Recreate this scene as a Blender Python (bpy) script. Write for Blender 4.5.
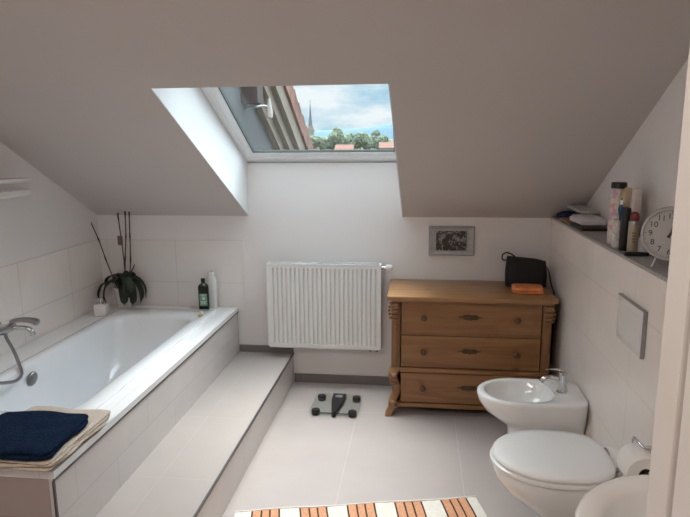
import bpy, bmesh, math, random
from mathutils import Vector, Matrix, noise
random.seed(7)
PI = math.pi
C = bpy.context.scene.collection
sc = bpy.context.scene
for o in list(bpy.data.objects):
    bpy.data.objects.remove(o)

# ---------------------------------------------------------------- camera
cam_d = bpy.data.cameras.new('camera')
cam = bpy.data.objects.new('camera', cam_d)
C.objects.link(cam)
MR = [[0.992658574, 0.014983526, -0.120018541], [0.120723042, -0.183531652, 0.975572693], [-0.007409683, -0.982899601, -0.183993125]]
mw = Matrix([[MR[i][0], -MR[i][1], -MR[i][2], 0] for i in range(3)] + [[0, 0, 0, 1]])
mw.translation = (0, 0, 1.64)
cam.matrix_world = mw
cam_d.sensor_fit = 'HORIZONTAL'
cam_d.sensor_width = 36
cam_d.lens = 598.0 / 690 * 36
cam_d.clip_start = 0.02
cam_d.clip_end = 3000
sc.camera = cam
sc.view_settings.view_transform = 'Standard'
sc.view_settings.look = 'None'
sc.view_settings.gamma = 1
sc.view_settings.use_curve_mapping = False
sc.view_settings.exposure = 0.2

# ---------------------------------------------------------------- sky
W = bpy.data.worlds.new('World')
sc.world = W
W.use_nodes = True
nt = W.node_tree
nt.nodes.clear()
def N(t, ty, **k):
    n = t.nodes.new(ty)
    for a, v in k.items():
        setattr(n, a, v)
    return n
out = N(nt, 'ShaderNodeOutputWorld')
bg = N(nt, 'ShaderNodeBackground')
tc = N(nt, 'ShaderNodeTexCoord')
sep = N(nt, 'ShaderNodeSeparateXYZ')
nt.links.new(tc.outputs['Generated'], sep.inputs[0])
mp = N(nt, 'ShaderNodeMapping')
mp.inputs['Scale'].default_value = (3.0, 3.0, 9.0)
mp.inputs['Location'].default_value = (0.35, 0.2, 0.1)
nt.links.new(tc.outputs['Generated'], mp.inputs[0])
nz = N(nt, 'ShaderNodeTexNoise')
nz.inputs['Scale'].default_value = 2.2
nz.inputs['Detail'].default_value = 7
nz.inputs['Roughness'].default_value = 0.55
nt.links.new(mp.outputs[0], nz.inputs['Vector'])
cr = N(nt, 'ShaderNodeValToRGB')
cr.color_ramp.elements[0].position = 0.36
cr.color_ramp.elements[0].color = (0.36, 0.62, 0.79, 1)
cr.color_ramp.elements[1].position = 0.56
cr.color_ramp.elements[1].color = (0.88, 0.95, 0.98, 1)
nt.links.new(nz.outputs['Fac'], cr.inputs[0])
# overcast brightening towards the zenith
mr_ = N(nt, 'ShaderNodeMapRange')
mr_.inputs['From Min'].default_value = 0.15
mr_.inputs['From Max'].default_value = 0.45
mr_.inputs['To Min'].default_value = 0.95
mr_.inputs['To Max'].default_value = 10
nt.links.new(sep.outputs['Z'], mr_.inputs['Value'])
nt.links.new(cr.outputs[0], bg.inputs['Color'])
my_ = N(nt, 'ShaderNodeMapRange')      # brighter towards the side where the sun stands
my_.inputs['From Min'].default_value = -0.3
my_.inputs['From Max'].default_value = 0.45
my_.inputs['To Min'].default_value = 0.35
my_.inputs['To Max'].default_value = 1.0
nt.links.new(sep.outputs['Y'], my_.inputs['Value'])
mm_ = N(nt, 'ShaderNodeMath', operation='MULTIPLY')
nt.links.new(mr_.outputs[0], mm_.inputs[0])
nt.links.new(my_.outputs[0], mm_.inputs[1])
nt.links.new(mm_.outputs[0], bg.inputs['Strength'])
nt.links.new(bg.outputs[0], out.inputs[0])

# hazy sun high behind the clouds, wide and soft, falling through the roof window
sun_d = bpy.data.lights.new('sun', 'SUN')
sun_d.energy = 8
sun_d.angle = math.radians(50)
sun_d.color = (1.0, 0.97, 0.93)
sun = bpy.data.objects.new('sun', sun_d)
C.objects.link(sun)
sun.location = (0, 6, 8)
sun.rotation_euler = Vector((-0.04, 0.33, 0.95)).to_track_quat('Z', 'Y').to_euler()
# unseen fill lights added: one behind the camera, one below the flat ceiling
def area(name, loc, size, energy, color, target):
    d = bpy.data.lights.new(name, 'AREA')
    d.shape = 'RECTANGLE'
    d.size, d.size_y = size
    d.energy = energy
    d.color = color
    o = bpy.data.objects.new(name, d)
    C.objects.link(o)
    o.location = loc
    o.rotation_euler = (Vector(loc) - Vector(target)).to_track_quat('Z', 'Y').to_euler()
    return o
area('hall_fill', (-0.7, -0.6, 2.3), (1.6, 1.0), 3, (1.0, 0.88, 0.80), (-0.7, 3.0, 0.6))
area('ceiling_fill', (-0.75, 0.5, 2.47), (1.2, 0.5), 24, (1.0, 0.87, 0.78), (-0.75, 0.5001, 0))

# ---------------------------------------------------------------- materials
MATS = {}
def mat(name, col, rough=0.5, metal=0.0, spec=0.5, coat=0.0, noise_amt=0.0, noise_scale=8.0, bump=0.0, bump_scale=60.0, trans=0.0, ior=1.45, stretch=(1, 1, 1)):
    if name in MATS:
        return MATS[name]
    m = bpy.data.materials.new(name)
    m.use_nodes = True
    t = m.node_tree
    b = t.nodes['Principled BSDF']
    b.inputs['Base Color'].default_value = (*col, 1)
    b.inputs['Roughness'].default_value = rough
    b.inputs['Metallic'].default_value = metal
    b.inputs['Specular IOR Level'].default_value = spec
    b.inputs['Coat Weight'].default_value = coat
    b.inputs['Transmission Weight'].default_value = trans
    b.inputs['IOR'].default_value = ior
    c = N(t, 'ShaderNodeTexCoord')
    mpn = N(t, 'ShaderNodeMapping')
    mpn.inputs['Scale'].default_value = stretch
    t.links.new(c.outputs['Object'], mpn.inputs[0])
    if noise_amt or True:
        n = N(t, 'ShaderNodeTexNoise')
        n.inputs['Scale'].default_value = noise_scale
        n.inputs['Detail'].default_value = 4
        t.links.new(mpn.outputs[0], n.inputs['Vector'])
        r = N(t, 'ShaderNodeValToRGB')
        a = max(noise_amt, 0.01)
        r.color_ramp.elements[0].position = 0.3
        r.color_ramp.elements[1].position = 0.7
        r.color_ramp.elements[0].color = (*[x * (1 - a) for x in col], 1)
        r.color_ramp.elements[1].color = (*[min(1, x * (1 + a)) for x in col], 1)
        t.links.new(n.outputs['Fac'], r.inputs[0])
        t.links.new(r.outputs[0], b.inputs['Base Color'])
    if bump:
        n2 = N(t, 'ShaderNodeTexNoise')
        n2.inputs['Scale'].default_value = bump_scale
        t.links.new(mpn.outputs[0], n2.inputs['Vector'])
        bp = N(t, 'ShaderNodeBump')
        bp.inputs['Strength'].default_value = bump
        bp.inputs['Distance'].default_value = 0.01
        t.links.new(n2.outputs['Fac'], bp.inputs['Height'])
        t.links.new(bp.outputs[0], b.inputs['Normal'])
    MATS[name] = m
    return m

def tile_mat(name, col, grout, w, h, axes, off=(0, 0), rough=0.3, mortar=0.004, var=0.02, running=0.0, spec=0.5):
    """tiles laid in two of the object axes, axes e.g. 'xy'"""
    m = bpy.data.materials.new(name)
    m.use_nodes = True
    t = m.node_tree
    b = t.nodes['Principled BSDF']
    b.inputs['Roughness'].default_value = rough
    b.inputs['Specular IOR Level'].default_value = spec
    c = N(t, 'ShaderNodeTexCoord')
    s = N(t, 'ShaderNodeSeparateXYZ')
    cb = N(t, 'ShaderNodeCombineXYZ')
    t.links.new(c.outputs['Object'], s.inputs[0])
    for i, a in enumerate(axes):
        ad = N(t, 'ShaderNodeMath', operation='ADD')
        ad.inputs[1].default_value = off[i] + 30 * (w if i == 0 else h)
        t.links.new(s.outputs[a.upper()], ad.inputs[0])
        t.links.new(ad.outputs[0], cb.inputs[i])
    br = N(t, 'ShaderNodeTexBrick')
    br.offset = running
    br.inputs['Scale'].default_value = 1
    br.inputs['Brick Width'].default_value = w
    br.inputs['Row Height'].default_value = h
    br.inputs['Mortar Size'].default_value = mortar
    br.inputs['Mortar Smooth'].default_value = 0.3
    br.inputs['Bias'].default_value = 0
    br.inputs['Color1'].default_value = (*[x * (1 - var) for x in col], 1)
    br.inputs['Color2'].default_value = (*[x * (1 + var) for x in col], 1)
    br.inputs['Mortar'].default_value = (*grout, 1)
    t.links.new(cb.outputs[0], br.inputs['Vector'])
    n = N(t, 'ShaderNodeTexNoise')
    n.inputs['Scale'].default_value = 5
    n.inputs['Detail'].default_value = 5
    t.links.new(c.outputs['Object'], n.inputs['Vector'])
    mrn = N(t, 'ShaderNodeMapRange')
    mrn.inputs['To Min'].default_value = 0.93
    mrn.inputs['To Max'].default_value = 1.07
    t.links.new(n.outputs['Fac'], mrn.inputs['Value'])
    mx = N(t, 'ShaderNodeMix', data_type='RGBA', blend_type='MULTIPLY')
    mx.inputs['Factor'].default_value = 1
    t.links.new(br.outputs['Color'], mx.inputs['A'])
    t.links.new(mrn.outputs[0], mx.inputs['B'])
    t.links.new(mx.outputs['Result'], b.inputs['Base Color'])
    bp = N(t, 'ShaderNodeBump')
    bp.invert = True
    bp.inputs['Strength'].default_value = 0.35
    bp.inputs['Distance'].default_value = 0.003
    t.links.new(br.outputs['Fac'], bp.inputs['Height'])
    t.links.new(bp.outputs[0], b.inputs['Normal'])
    return m

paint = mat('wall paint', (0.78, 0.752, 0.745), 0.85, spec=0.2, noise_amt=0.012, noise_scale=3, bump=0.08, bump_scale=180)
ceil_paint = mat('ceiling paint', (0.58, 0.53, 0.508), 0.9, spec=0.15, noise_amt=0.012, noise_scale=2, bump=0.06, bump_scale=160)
floor_m = tile_mat('floor tiles', (0.40, 0.355, 0.335), (0.47, 0.43, 0.41), 0.60, 1.20, 'xy', (0.36, -2.3), 0.38, 0.0025, 0.012)
step_m = tile_mat('step tiles', (0.38, 0.342, 0.318), (0.42, 0.38, 0.355), 0.60, 0.60, 'yx', (0.1, 1.26), 0.38, 0.002, 0.01)
stepf_m = tile_mat('step face tiles', (0.60, 0.56, 0.53), (0.48, 0.45, 0.43), 0.60, 0.30, 'yz', (0.28, 0.0), 0.35, 0.002, 0.01)
wtile_yz = tile_mat('wall tiles side', (0.85, 0.80, 0.765), (0.66, 0.635, 0.61), 0.50, 0.30, 'yz', (-0.06, -0.11), 0.22, 0.0025, 0.006)
rtile_yz = tile_mat('wall tiles right', (0.86, 0.80, 0.75), (0.74, 0.69, 0.65), 0.60, 0.30, 'yz', (0.0, -0.09), 0.25, 0.002, 0.004)
wtile_xz = tile_mat('wall tiles back', (0.78, 0.745, 0.72), (0.67, 0.645, 0.62), 0.50, 0.30, 'xz', (0.18, -0.11), 0.22, 0.0025, 0.006)
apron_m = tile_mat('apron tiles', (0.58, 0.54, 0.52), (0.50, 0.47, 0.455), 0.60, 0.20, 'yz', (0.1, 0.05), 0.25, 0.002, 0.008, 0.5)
apron_shade = tile_mat('shaded apron tiles', (0.36, 0.30, 0.275), (0.28, 0.24, 0.22), 0.60, 0.20, 'xz', (0.1, 0.05), 0.3, 0.003, 0.015)  # apron tiles again, darkened: the shade on this end is put into the colour
deck_m = tile_mat('bath deck tiles', (0.86, 0.86, 0.86), (0.76, 0.76, 0.76), 0.60, 0.60, 'yx', (0.42, 0.2), 0.15, 0.002, 0.005)
base_m = mat('skirting tile', (0.20, 0.18, 0.175), 0.4, noise_amt=0.06)
strip_m = mat('edge profile', (0.10, 0.10, 0.10), 0.4, 0.6)
white_pl = mat('white plastic', (0.82, 0.82, 0.81), 0.25)
enamel = mat('white enamel', (0.84, 0.86, 0.88), 0.08, coat=0.6)
ceramic = mat('white ceramic', (0.80, 0.80, 0.785), 0.10, coat=0.5)
seat_m = mat('seat plastic', (0.82, 0.82, 0.81), 0.16)
chrome = mat('chrome', (0.62, 0.62, 0.63), 0.12, 1.0)
steel = mat('dull steel', (0.34, 0.34, 0.35), 0.35, 1.0)
dark_pl = mat('black plastic', (0.012, 0.012, 0.014), 0.35)
upvc = mat('window frame white', (0.88, 0.89, 0.90), 0.3)
rad_m = mat('radiator enamel', (0.80, 0.80, 0.79), 0.25)
gasket = mat('window gasket', (0.03, 0.035, 0.03), 0.6)
stone_m = mat('ledge stone', (0.36, 0.35, 0.34), 0.35, noise_amt=0.25, noise_scale=90)

def glass_mat(name, tint=(0.97, 0.98, 0.98), refl=1.0):
    m = bpy.data.materials.new(name)
    m.use_nodes = True
    t = m.node_tree
    t.nodes.clear()
    o = N(t, 'ShaderNodeOutputMaterial')
    mx = N(t, 'ShaderNodeMixShader')
    tr = N(t, 'ShaderNodeBsdfTransparent')
    tr.inputs[0].default_value = (*tint, 1)
    gl = N(t, 'ShaderNodeBsdfGlossy')
    gl.inputs['Roughness'].default_value = 0.02
    gl.inputs['Color'].default_value = (refl, refl, refl, 1)
    lw = N(t, 'ShaderNodeLayerWeight')
    lw.inputs['Blend'].default_value = 0.5
    pw = N(t, 'ShaderNodeMath', operation='POWER')
    pw.inputs[1].default_value = 5
    ml = N(t, 'ShaderNodeMath', operation='MULTIPLY_ADD')
    ml.inputs[1].default_value = 0.9
    ml.inputs[2].default_value = 0.03
    t.links.new(lw.outputs['Facing'], pw.inputs[0])
    t.links.new(pw.outputs[0], ml.inputs[0])
    t.links.new(ml.outputs[0], mx.inputs[0])
    t.links.new(tr.outputs[0], mx.inputs[1])
    t.links.new(gl.outputs[0], mx.inputs[2])
    t.links.new(mx.outputs[0], o.inputs[0])
    return m
pane_m = glass_mat('window pane')
clear_m = glass_mat('clear glass', (0.90, 0.93, 0.92))

# ---------------------------------------------------------------- mesh helpers
def new_obj(name, bm, material, parent=None, loc=(0, 0, 0), rot=None, smooth=None):
    me = bpy.data.meshes.new(name)
    bmesh.ops.recalc_face_normals(bm, faces=bm.faces[:])
    bm.to_mesh(me)
    bm.free()
    mats = material if isinstance(material, (list, tuple)) else [material]
    for m in mats:
        me.materials.append(m)
    if smooth is not None:
        for p in me.polygons:
            p.use_smooth = True
        me.set_sharp_from_angle(angle=math.radians(smooth))
    o = bpy.data.objects.new(name, me)
    C.objects.link(o)
    o.location = loc
    if rot:
        o.rotation_euler = rot
    if parent:
        o.parent = parent
    return o
def tag(o, label, cat, group=None, kind=None):
    o['label'] = label
    o['category'] = cat
    if group:
        o['group'] = group
    if kind:
        o['kind'] = kind
    return o
def thing(name, label, cat, loc=(0, 0, 0), rz=0, group=None):
    o = bpy.data.objects.new(name, None)
    o.empty_display_size = 0.05
    C.objects.link(o)
    o.location = loc
    o.rotation_euler = (0, 0, rz)
    return tag(o, label, cat, group)
def struct(o):
    o['kind'] = 'structure'
    return o
def box(bm, lo, hi, bev=0.0, seg=2, mi=0):
    vs = [bm.verts.new((x, y, z)) for x in (lo[0], hi[0]) for y in (lo[1], hi[1]) for z in (lo[2], hi[2])]
    fs = []
    for q in ((0, 1, 3, 2), (4, 6, 7, 5), (0, 4, 5, 1), (2, 3, 7, 6), (0, 2, 6, 4), (1, 5, 7, 3)):
        f = bm.faces.new([vs[i] for i in q])
        f.material_index = mi
        fs.append(f)
    if bev > 0:
        es = list({e for f in fs for e in f.edges})
        r = bmesh.ops.bevel(bm, geom=es, offset=bev, segments=seg, affect='EDGES', profile=0.5)
        for f in r['faces']:
            f.material_index = mi
    return vs
def B(lo, hi, bev=0.0, seg=2):
    bm = bmesh.new()
    box(bm, lo, hi, bev, seg)
    return bm
def loft(bm, rings, cap0=True, cap1=True, closed=True, mi=0):
    vr = [[bm.verts.new(p) for p in r] for r in rings]
    n = len(vr[0])
    for a, b in zip(vr[:-1], vr[1:]):
        for i in range(n if closed else n - 1):
            j = (i + 1) % n
            f = bm.faces.new((a[i], a[j], b[j], b[i]))
            f.material_index = mi
    if cap0:
        bm.faces.new(vr[0][::-1]).material_index = mi
    if cap1:
        bm.faces.new(vr[-1]).material_index = mi
    return vr
def lathe(bm, prof, c=(0, 0, 0), n=32, axis='z', cap0=True, cap1=True, mi=0):
    rings = []
    for r, h in prof:
        ring = []
        for i in range(n):
            a = 2 * PI * i / n
            p = (r * math.cos(a), r * math.sin(a), h)
            if axis == 'x':
                p = (p[2], p[0], p[1])
            elif axis == 'y':
                p = (p[0], p[2], p[1])
            ring.append((p[0] + c[0], p[1] + c[1], p[2] + c[2]))
        rings.append(ring)
    return loft(bm, rings, cap0, cap1, True, mi)
def tube(bm, pts, r, n=12, caps=True, mi=0, flat=1.0):
    pts = [Vector(p) for p in pts]
    rs = r if isinstance(r, (list, tuple)) else [r] * len(pts)
    rings = []
    up = None
    for i, p in enumerate(pts):
        d = (pts[min(i + 1, len(pts) - 1)] - pts[max(i - 1, 0)]).normalized()
        if up is None:
            up = Vector((0, 0, 1)) if abs(d.z) < 0.9 else Vector((0, 1, 0))
        s = d.cross(up).normalized()
        up = s.cross(d).normalized()
        rings.append([tuple(p + (s * math.cos(2 * PI * k / n) + up * math.sin(2 * PI * k / n) * flat) * rs[i]) for k in range(n)])
    return loft(bm, rings, caps, caps, True, mi)
def spline(pts, k=6):
    pts = [Vector(p) for p in pts]
    P = [2 * pts[0] - pts[1]] + pts + [2 * pts[-1] - pts[-2]]
    o = []
    for i in range(1, len(P) - 2):
        for j in range(k):
            t = j / k
            a, b, c, d = P[i - 1:i + 3]
            o.append(0.5 * ((2 * b) + (c - a) * t + (2 * a - 5 * b + 4 * c - d) * t * t + (3 * b - a - 3 * c + d) * t ** 3))
    o.append(pts[-1])
    return o
def prism(bm, poly, a0, a1, axis='y', mi=0):
    """poly in the two other axes (in order), extruded from a0 to a1"""
    def mk(p, a):
        if axis == 'y':
            return (p[0], a, p[1])
        if axis == 'x':
            return (a, p[0], p[1])
        return (p[0], p[1], a)
    loft(bm, [[mk(p, a0) for p in poly], [mk(p, a1) for p in poly]], mi=mi)
def text_mesh(name, s, size, material, parent, loc, rot, extr=0.0004, align='CENTER'):
    cu = bpy.data.curves.new(name, 'FONT')
    cu.body = s
    cu.size = size
    cu.extrude = extr
    cu.align_x = align
    cu.align_y = 'CENTER'
    tmp = bpy.data.objects.new(name, cu)
    C.objects.link(tmp)
    bpy.context.view_layer.update()
    me = bpy.data.meshes.new_from_object(tmp.evaluated_get(bpy.context.evaluated_depsgraph_get()))
    bpy.data.objects.remove(tmp)
    me.materials.clear()
    me.materials.append(material)
    o = bpy.data.objects.new(name, me)
    C.objects.link(o)
    o.location = loc
    o.rotation_euler = rot
    o.parent = parent
    return o

# ---------------------------------------------------------------- room shell
S = 0.5446
TH = math.atan(S)
YB = 3.952                      # back wall
XL, XR, XP = -2.24, 1.011, 0.85  # left wall, upper right wall, pre-wall face
ZK = 1.18
def zc(y): return ZK + S * (YB - y)
YF = YB - (2.5 - ZK) / S        # where the slope meets the flat ceiling
NV = Vector((0, math.sin(TH), math.cos(TH)))   # outward normal of the roof
TK = 0.37 * math.cos(TH)        # ceiling plane to window frame plane
struct(new_obj('floor', B((-2.5, -1.8, -0.12), (1.4, 4.2, 0)), floor_m))
# back wall with the raised part under the window
RX0, RX1 = -1.150, -0.098
RT0, RT1 = -1.190, -0.128     # the shaft is a little skewed at its top edge
bm = bmesh.new()
box(bm, (-2.5, YB, -0.1), (1.4, YB + 0.24, ZK))
box(bm, (RX0 - 0.05, YB, ZK), (RX1 + 0.05, YB + 0.02, 1.535))
struct(new_obj('wall_back', bm, paint))
struct(new_obj('wall_left', B((XL - 0.2, -1.8, -0.1), (XL, YB + 0.1, 3.0)), paint))
struct(new_obj('wall_right', B((XR, 0.5, -0.1), (XR + 0.2, YB + 0.1, 3.0)), paint))
struct(new_obj('wall_hall', B((-2.5, -2.0, -0.1), (1.4, -1.8, 3.0)), paint))
struct(new_obj('wall_hall_side', B((XR, -1.8, -0.1), (XR + 0.2, 0.5, 3.0)), paint))
# ceiling: sloped slab with the window shaft, plus the flat part
YT = 2.63                        # top edge of the shaft in the ceiling
bm = bmesh.new()
def slab(x0, x1, ya, yb, t0=0.0, t1=0.40, xa0=None, xa1=None):
    xa0 = x0 if xa0 is None else xa0
    xa1 = x1 if xa1 is None else xa1
    a = Vector((0, ya, zc(ya))); b = Vector((0, yb, zc(yb)))
    q = [a + NV * t0, b + NV * t0, b + NV * t1, a + NV * t1]
    xs0, xs1 = (xa0, x0, x0, xa0), (xa1, x1, x1, xa1)
    loft(bm, [[(xs0[i], p.y, p.z) for i, p in enumerate(q)], [(xs1[i], p.y, p.z) for i, p in enumerate(q)]])
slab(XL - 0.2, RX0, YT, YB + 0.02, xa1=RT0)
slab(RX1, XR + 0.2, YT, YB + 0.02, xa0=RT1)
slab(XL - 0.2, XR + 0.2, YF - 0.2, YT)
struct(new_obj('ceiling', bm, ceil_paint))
# white lining of the window shaft
bm = bmesh.new()
def liner(x0, x1):
    pts = [(YB, ZK + 0.002), (YT + 0.001, zc(YT) + 0.001)]
    q = [Vector((0, YB + 0.0, ZK + 0.001)), Vector((0, YT, zc(YT) + 0.001))]
    poly = [(YB, ZK), (YT, zc(YT)), (YT + NV.y * TK, zc(YT) + NV.z * TK), (YB, 1.55)]
    k = 0.0 if x0 < -0.6 else 0.0
    ox = (RT0 - RX0) if x0 < -0.6 else (RT1 - RX1)
    off = (0, ox, ox, 0)
    loft(bm, [[(x0 + off[i], y, z) for i, (y, z) in enumerate(poly)], [(x1 + off[i], y, z) for i, (y, z) in enumerate(poly)]])
liner(RX0 - 0.001, RX0 + 0.005)
liner(RX1 - 0.005, RX1 + 0.001)
struct(new_obj('trim_1', bm, mat('shaft lining', (0.70, 0.70, 0.70), 0.7, spec=0.3)))
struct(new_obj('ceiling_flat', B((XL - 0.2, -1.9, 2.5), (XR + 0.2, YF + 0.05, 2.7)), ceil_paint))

# pre-wall carrying the toilet, with stone ledge
struct(new_obj('wall_right_lower', B((XP, 0.5, 0), (XR, YB, 1.175)), rtile_yz))
struct(new_obj('trim_2', B((XP - 0.004, 0.5, 1.175), (XR, YB, 1.19), 0.002), stone_m))
# partition whose door jamb cuts the right of the picture
bm = bmesh.new()
box(bm, (0.36, 0.5, 0), (XP, 0.80, 2.5))
box(bm, (XP, 0.3, 0), (XR, 0.5, 2.5))
struct(new_obj('wall_front', bm, paint))
jm = mat('door jamb paint', (0.62, 0.585, 0.555), 0.45, noise_amt=0.01)
bm = bmesh.new()
box(bm, (0.325, 0.748, 0), (0.36, 0.812, 2.2), 0.004)
box(bm, (0.334, 0.726, 0), (0.36, 0.748, 2.2))
box(bm, (0.322, 0.49, 0), (0.36, 0.726, 2.2), 0.003)
box(bm, (0.325, 0.49, 2.2), (0.36, 0.812, 2.5))
struct(new_obj('trim_3', bm, jm))
# skirtings
struct(new_obj('baseboard_back', B((-0.853, YB - 0.012, 0), (XP, YB, 0.062), 0.002), base_m))
struct(new_obj('baseboard_step', B((-1.245, YB - 0.012, 0.212), (-0.856, YB, 0.262), 0.002), base_m))
struct(new_obj('baseboard_right', B((XP - 0.008, 0.82, 0), (XP, YB - 0.012, 0.06), 0.002), base_m))
# tiled fields round the bath
bm = bmesh.new(); box(bm, (XL, 1.0, 0.5), (XL + 0.003, YB - 0.004, 1.010))
struct(new_obj('trim_4', bm, wtile_yz))
bm = bmesh.new(); box(bm, (XL, YB - 0.004, 0.5), (-1.20, YB, 1.008))
box(bm, (-1.20, YB - 0.007, 0.538), (-1.192, YB, 1.013))
box(bm, (-1.45, YB - 0.005, 1.008), (-1.20, YB, 1.013))
struct(new_obj('trim_5', bm, wtile_xz))

# ---------------------------------------------------------------- roof window
def fr(u, v, n):
    """point in window-frame coordinates: u across, v up the slope, n outwards"""
    p = Vector((0, YB, 1.55)) + Vector((0, -math.cos(TH), math.sin(TH))) * v + NV * n
    return (u, p.y, p.z)
def fbox(bm, u0, u1, v0, v1, n0, n1):
    vs = []
    for u in (u0, u1):
        vs.append([fr(u, v0, n0), fr(u, v1, n0), fr(u, v1, n1), fr(u, v0, n1)])
    loft(bm, vs)
win = bpy.data.objects.new('window_1', None)
C.objects.link(win); struct(win)
VT = (YB - YT - NV.y * TK) / math.cos(TH)
U0, U1 = -1.19, -0.075
bm = bmesh.new()
fbox(bm, U0, U1, -0.02, 0.028, 0.0, 0.042)
fbox(bm, U0, U1, VT, VT + 0.09, 0.0, 0.042)
fbox(bm, U0, U0 + 0.060, 0.028, VT, 0.0, 0.042)
fbox(bm, U1 - 0.050, U1, 0.028, VT, 0.0, 0.042)
new_obj('window_frame', bm, upvc, win)
bm = bmesh.new()
a0, a1 = U0 + 0.063, U1 - 0.052
fbox(bm, a0, a1, 0.031, 0.082, 0.012, 0.036)
fbox(bm, a0, a1, VT - 0.08, VT - 0.004, 0.012, 0.036)
fbox(bm, a0, a0 + 0.045, 0.082, VT - 0.08, 0.012, 0.036)
fbox(bm, a1 - 0.024, a1, 0.082, VT - 0.08, 0.012, 0.036)
sash = new_obj('window_sash', bm, upvc, win)
bm = bmesh.new()
g0, g1 = a0 + 0.045, a1 - 0.024
for q in ((g0, g1, 0.082, 0.085), (g0, g0 + 0.006, 0.085, VT - 0.08), (g1 - 0.004, g1, 0.085, VT - 0.08)):
    fbox(bm, q[0], q[1], q[2], q[3], 0.016, 0.034)
new_obj('seal', bm, gasket, sash)
bm = bmesh.new()
fbox(bm, g0, g1, 0.082, VT - 0.08, 0.026, 0.032)
new_obj('window_glass', bm, pane_m, win)
bm = bmesh.new()
fbox(bm, U0, U1, -0.028, -0.021, -0.004, 0.03)
new_obj('lower_groove', bm, mat('groove grey', (0.45, 0.46, 0.47), 0.5), win)

# ---------------------------------------------------------------- bath, its deck and step
ZD = 0.536
XA = -1.247
bath = thing('bathtub', 'long white built-in bathtub with tiled deck and apron under the sloped ceiling', 'bathtub', (-1.7, 2.9, 0))
def L(p): return (p[0] + 1.7, p[1] - 2.9, p[2])
TX0, TX1, TY0, TY1 = -2.05, -1.355, 2.10, 3.83
def rrect(x0, x1, y0, y1, r, z, n=10):
    pts = []
    for cx, cy, a in ((x1 - r, y1 - r, 0), (x0 + r, y1 - r, 90), (x0 + r, y0 + r, 180), (x1 - r, y0 + r, 270)):
        for i in range(n + 1):
            t = math.radians(a + 90 * i / n)
            pts.append(L((cx + r * math.cos(t), cy + r * math.sin(t), z)))
    return pts
bm = bmesh.new()
rings = [rrect(TX0, TX1, TY0, TY1, 0.02, ZD),
         rrect(TX0, TX1, TY0, TY1, 0.02, ZD + 0.010),
         rrect(TX0 + 0.004, TX1 - 0.004, TY0 + 0.004, TY1 - 0.004, 0.03, ZD + 0.013),
         rrect(TX0 + 0.045, TX1 - 0.075, TY0 + 0.08, TY1 - 0.15, 0.13, ZD + 0.012),
         rrect(TX0 + 0.055, TX1 - 0.085, TY0 + 0.09, TY1 - 0.163, 0.14, ZD + 0.006),
         rrect(TX0 + 0.062, TX1 - 0.094, TY0 + 0.10, TY1 - 0.175, 0.15, ZD - 0.012),
         rrect(TX0 + 0.075, TX1 - 0.10, TY0 + 0.13, TY1 - 0.20, 0.15, ZD - 0.10),
         rrect(TX0 + 0.095, TX1 - 0.12, TY0 + 0.19, TY1 - 0.31, 0.15, ZD - 0.26),
         rrect(TX0 + 0.125, TX1 - 0.15, TY0 + 0.25, TY1 - 0.42, 0.14, ZD - 0.37),
         rrect(TX0 + 0.18, TX1 - 0.20, TY0 + 0.32, TY1 - 0.50, 0.10, ZD - 0.395)]
loft(bm, rings, cap0=False)
new_obj('tub_shell', bm, enamel, bath, smooth=40)
# deck ring of tiles round the tub
bm = bmesh.new()
for lo, hi in (((XL + 0.008, 1.77, ZD - 0.03), (TX0, YB - 0.01, ZD)), ((TX1, 1.77, ZD - 0.03), (XA, YB - 0.01, ZD)),
               ((TX0, TY1, ZD - 0.03), (TX1, YB - 0.01, ZD)), ((TX0, 1.77, ZD - 0.03), (TX1, TY0, ZD))):
    box(bm, L(lo), L(hi))
new_obj('deck_tiles', bm, deck_m, bath)
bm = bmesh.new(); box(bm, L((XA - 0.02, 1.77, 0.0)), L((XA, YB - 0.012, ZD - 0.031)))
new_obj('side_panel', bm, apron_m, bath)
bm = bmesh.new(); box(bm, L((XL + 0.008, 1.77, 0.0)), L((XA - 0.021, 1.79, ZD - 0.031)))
new_obj('end_panel', bm, apron_shade, bath)
bm = bmesh.new()
box(bm, L((XA - 0.001, 1.768, ZD - 0.031)), L((XA + 0.004, YB - 0.012, ZD + 0.001)))
o = new_obj('edge_profile', bm, mat('deck edge white', (0.75, 0.75, 0.75), 0.3), bath)
bm = bmesh.new()
box(bm, L((XA, 1.765, ZD - 0.034)), L((XA + 0.006, YB - 0.012, ZD - 0.026)))
box(bm, L((XA - 0.004, 1.764, 0.214)), L((XA + 0.004, 1.772, ZD - 0.035)))
new_obj('edge_strip', bm, strip_m, bath)
# overflow knob on the inner wall side
bm = bmesh.new()
lathe(bm, [(0.030, 0), (0.037, 0.004), (0.037, 0.012), (0.033, 0.016), (0.012, 0.018)], axis='x', n=28)
new_obj('overflow_knob', bm, steel, bath, loc=L((-1.978, 2.712, 0.472)), smooth=35, rot=(0, math.radians(8), 0))
bm = bmesh.new(); lathe(bm, [(0.03, 0), (0.028, 0.004), (0.01, 0.006)], n=24)
new_obj('drain', bm, steel, bath, loc=L((-1.72, 2.75, ZD - 0.395)), smooth=40)

stp = thing('tiled_step', 'low beige tiled step running along the bathtub apron', 'step', (-1.05, 2.4, 0))
def L2(p): return (p[0] + 1.05, p[1] - 2.4, p[2])
bm = bmesh.new(); box(bm, L2((XA + 0.001, 0.95, 0.195)), L2((-0.856, YB - 0.001, 0.212)))
new_obj('step_top', bm, step_m, stp)
bm = bmesh.new(); box(bm, L2((XA + 0.001, 0.95, 0)), L2((-0.86, YB - 0.001, 0.195)))
new_obj('step_face', bm, stepf_m, stp)
bm = bmesh.new(); box(bm, L2((-0.861, 0.949, 0.203)), L2((-0.853, YB - 0.002, 0.2135)))
new_obj('edge_strip', bm, strip_m, stp)

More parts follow.
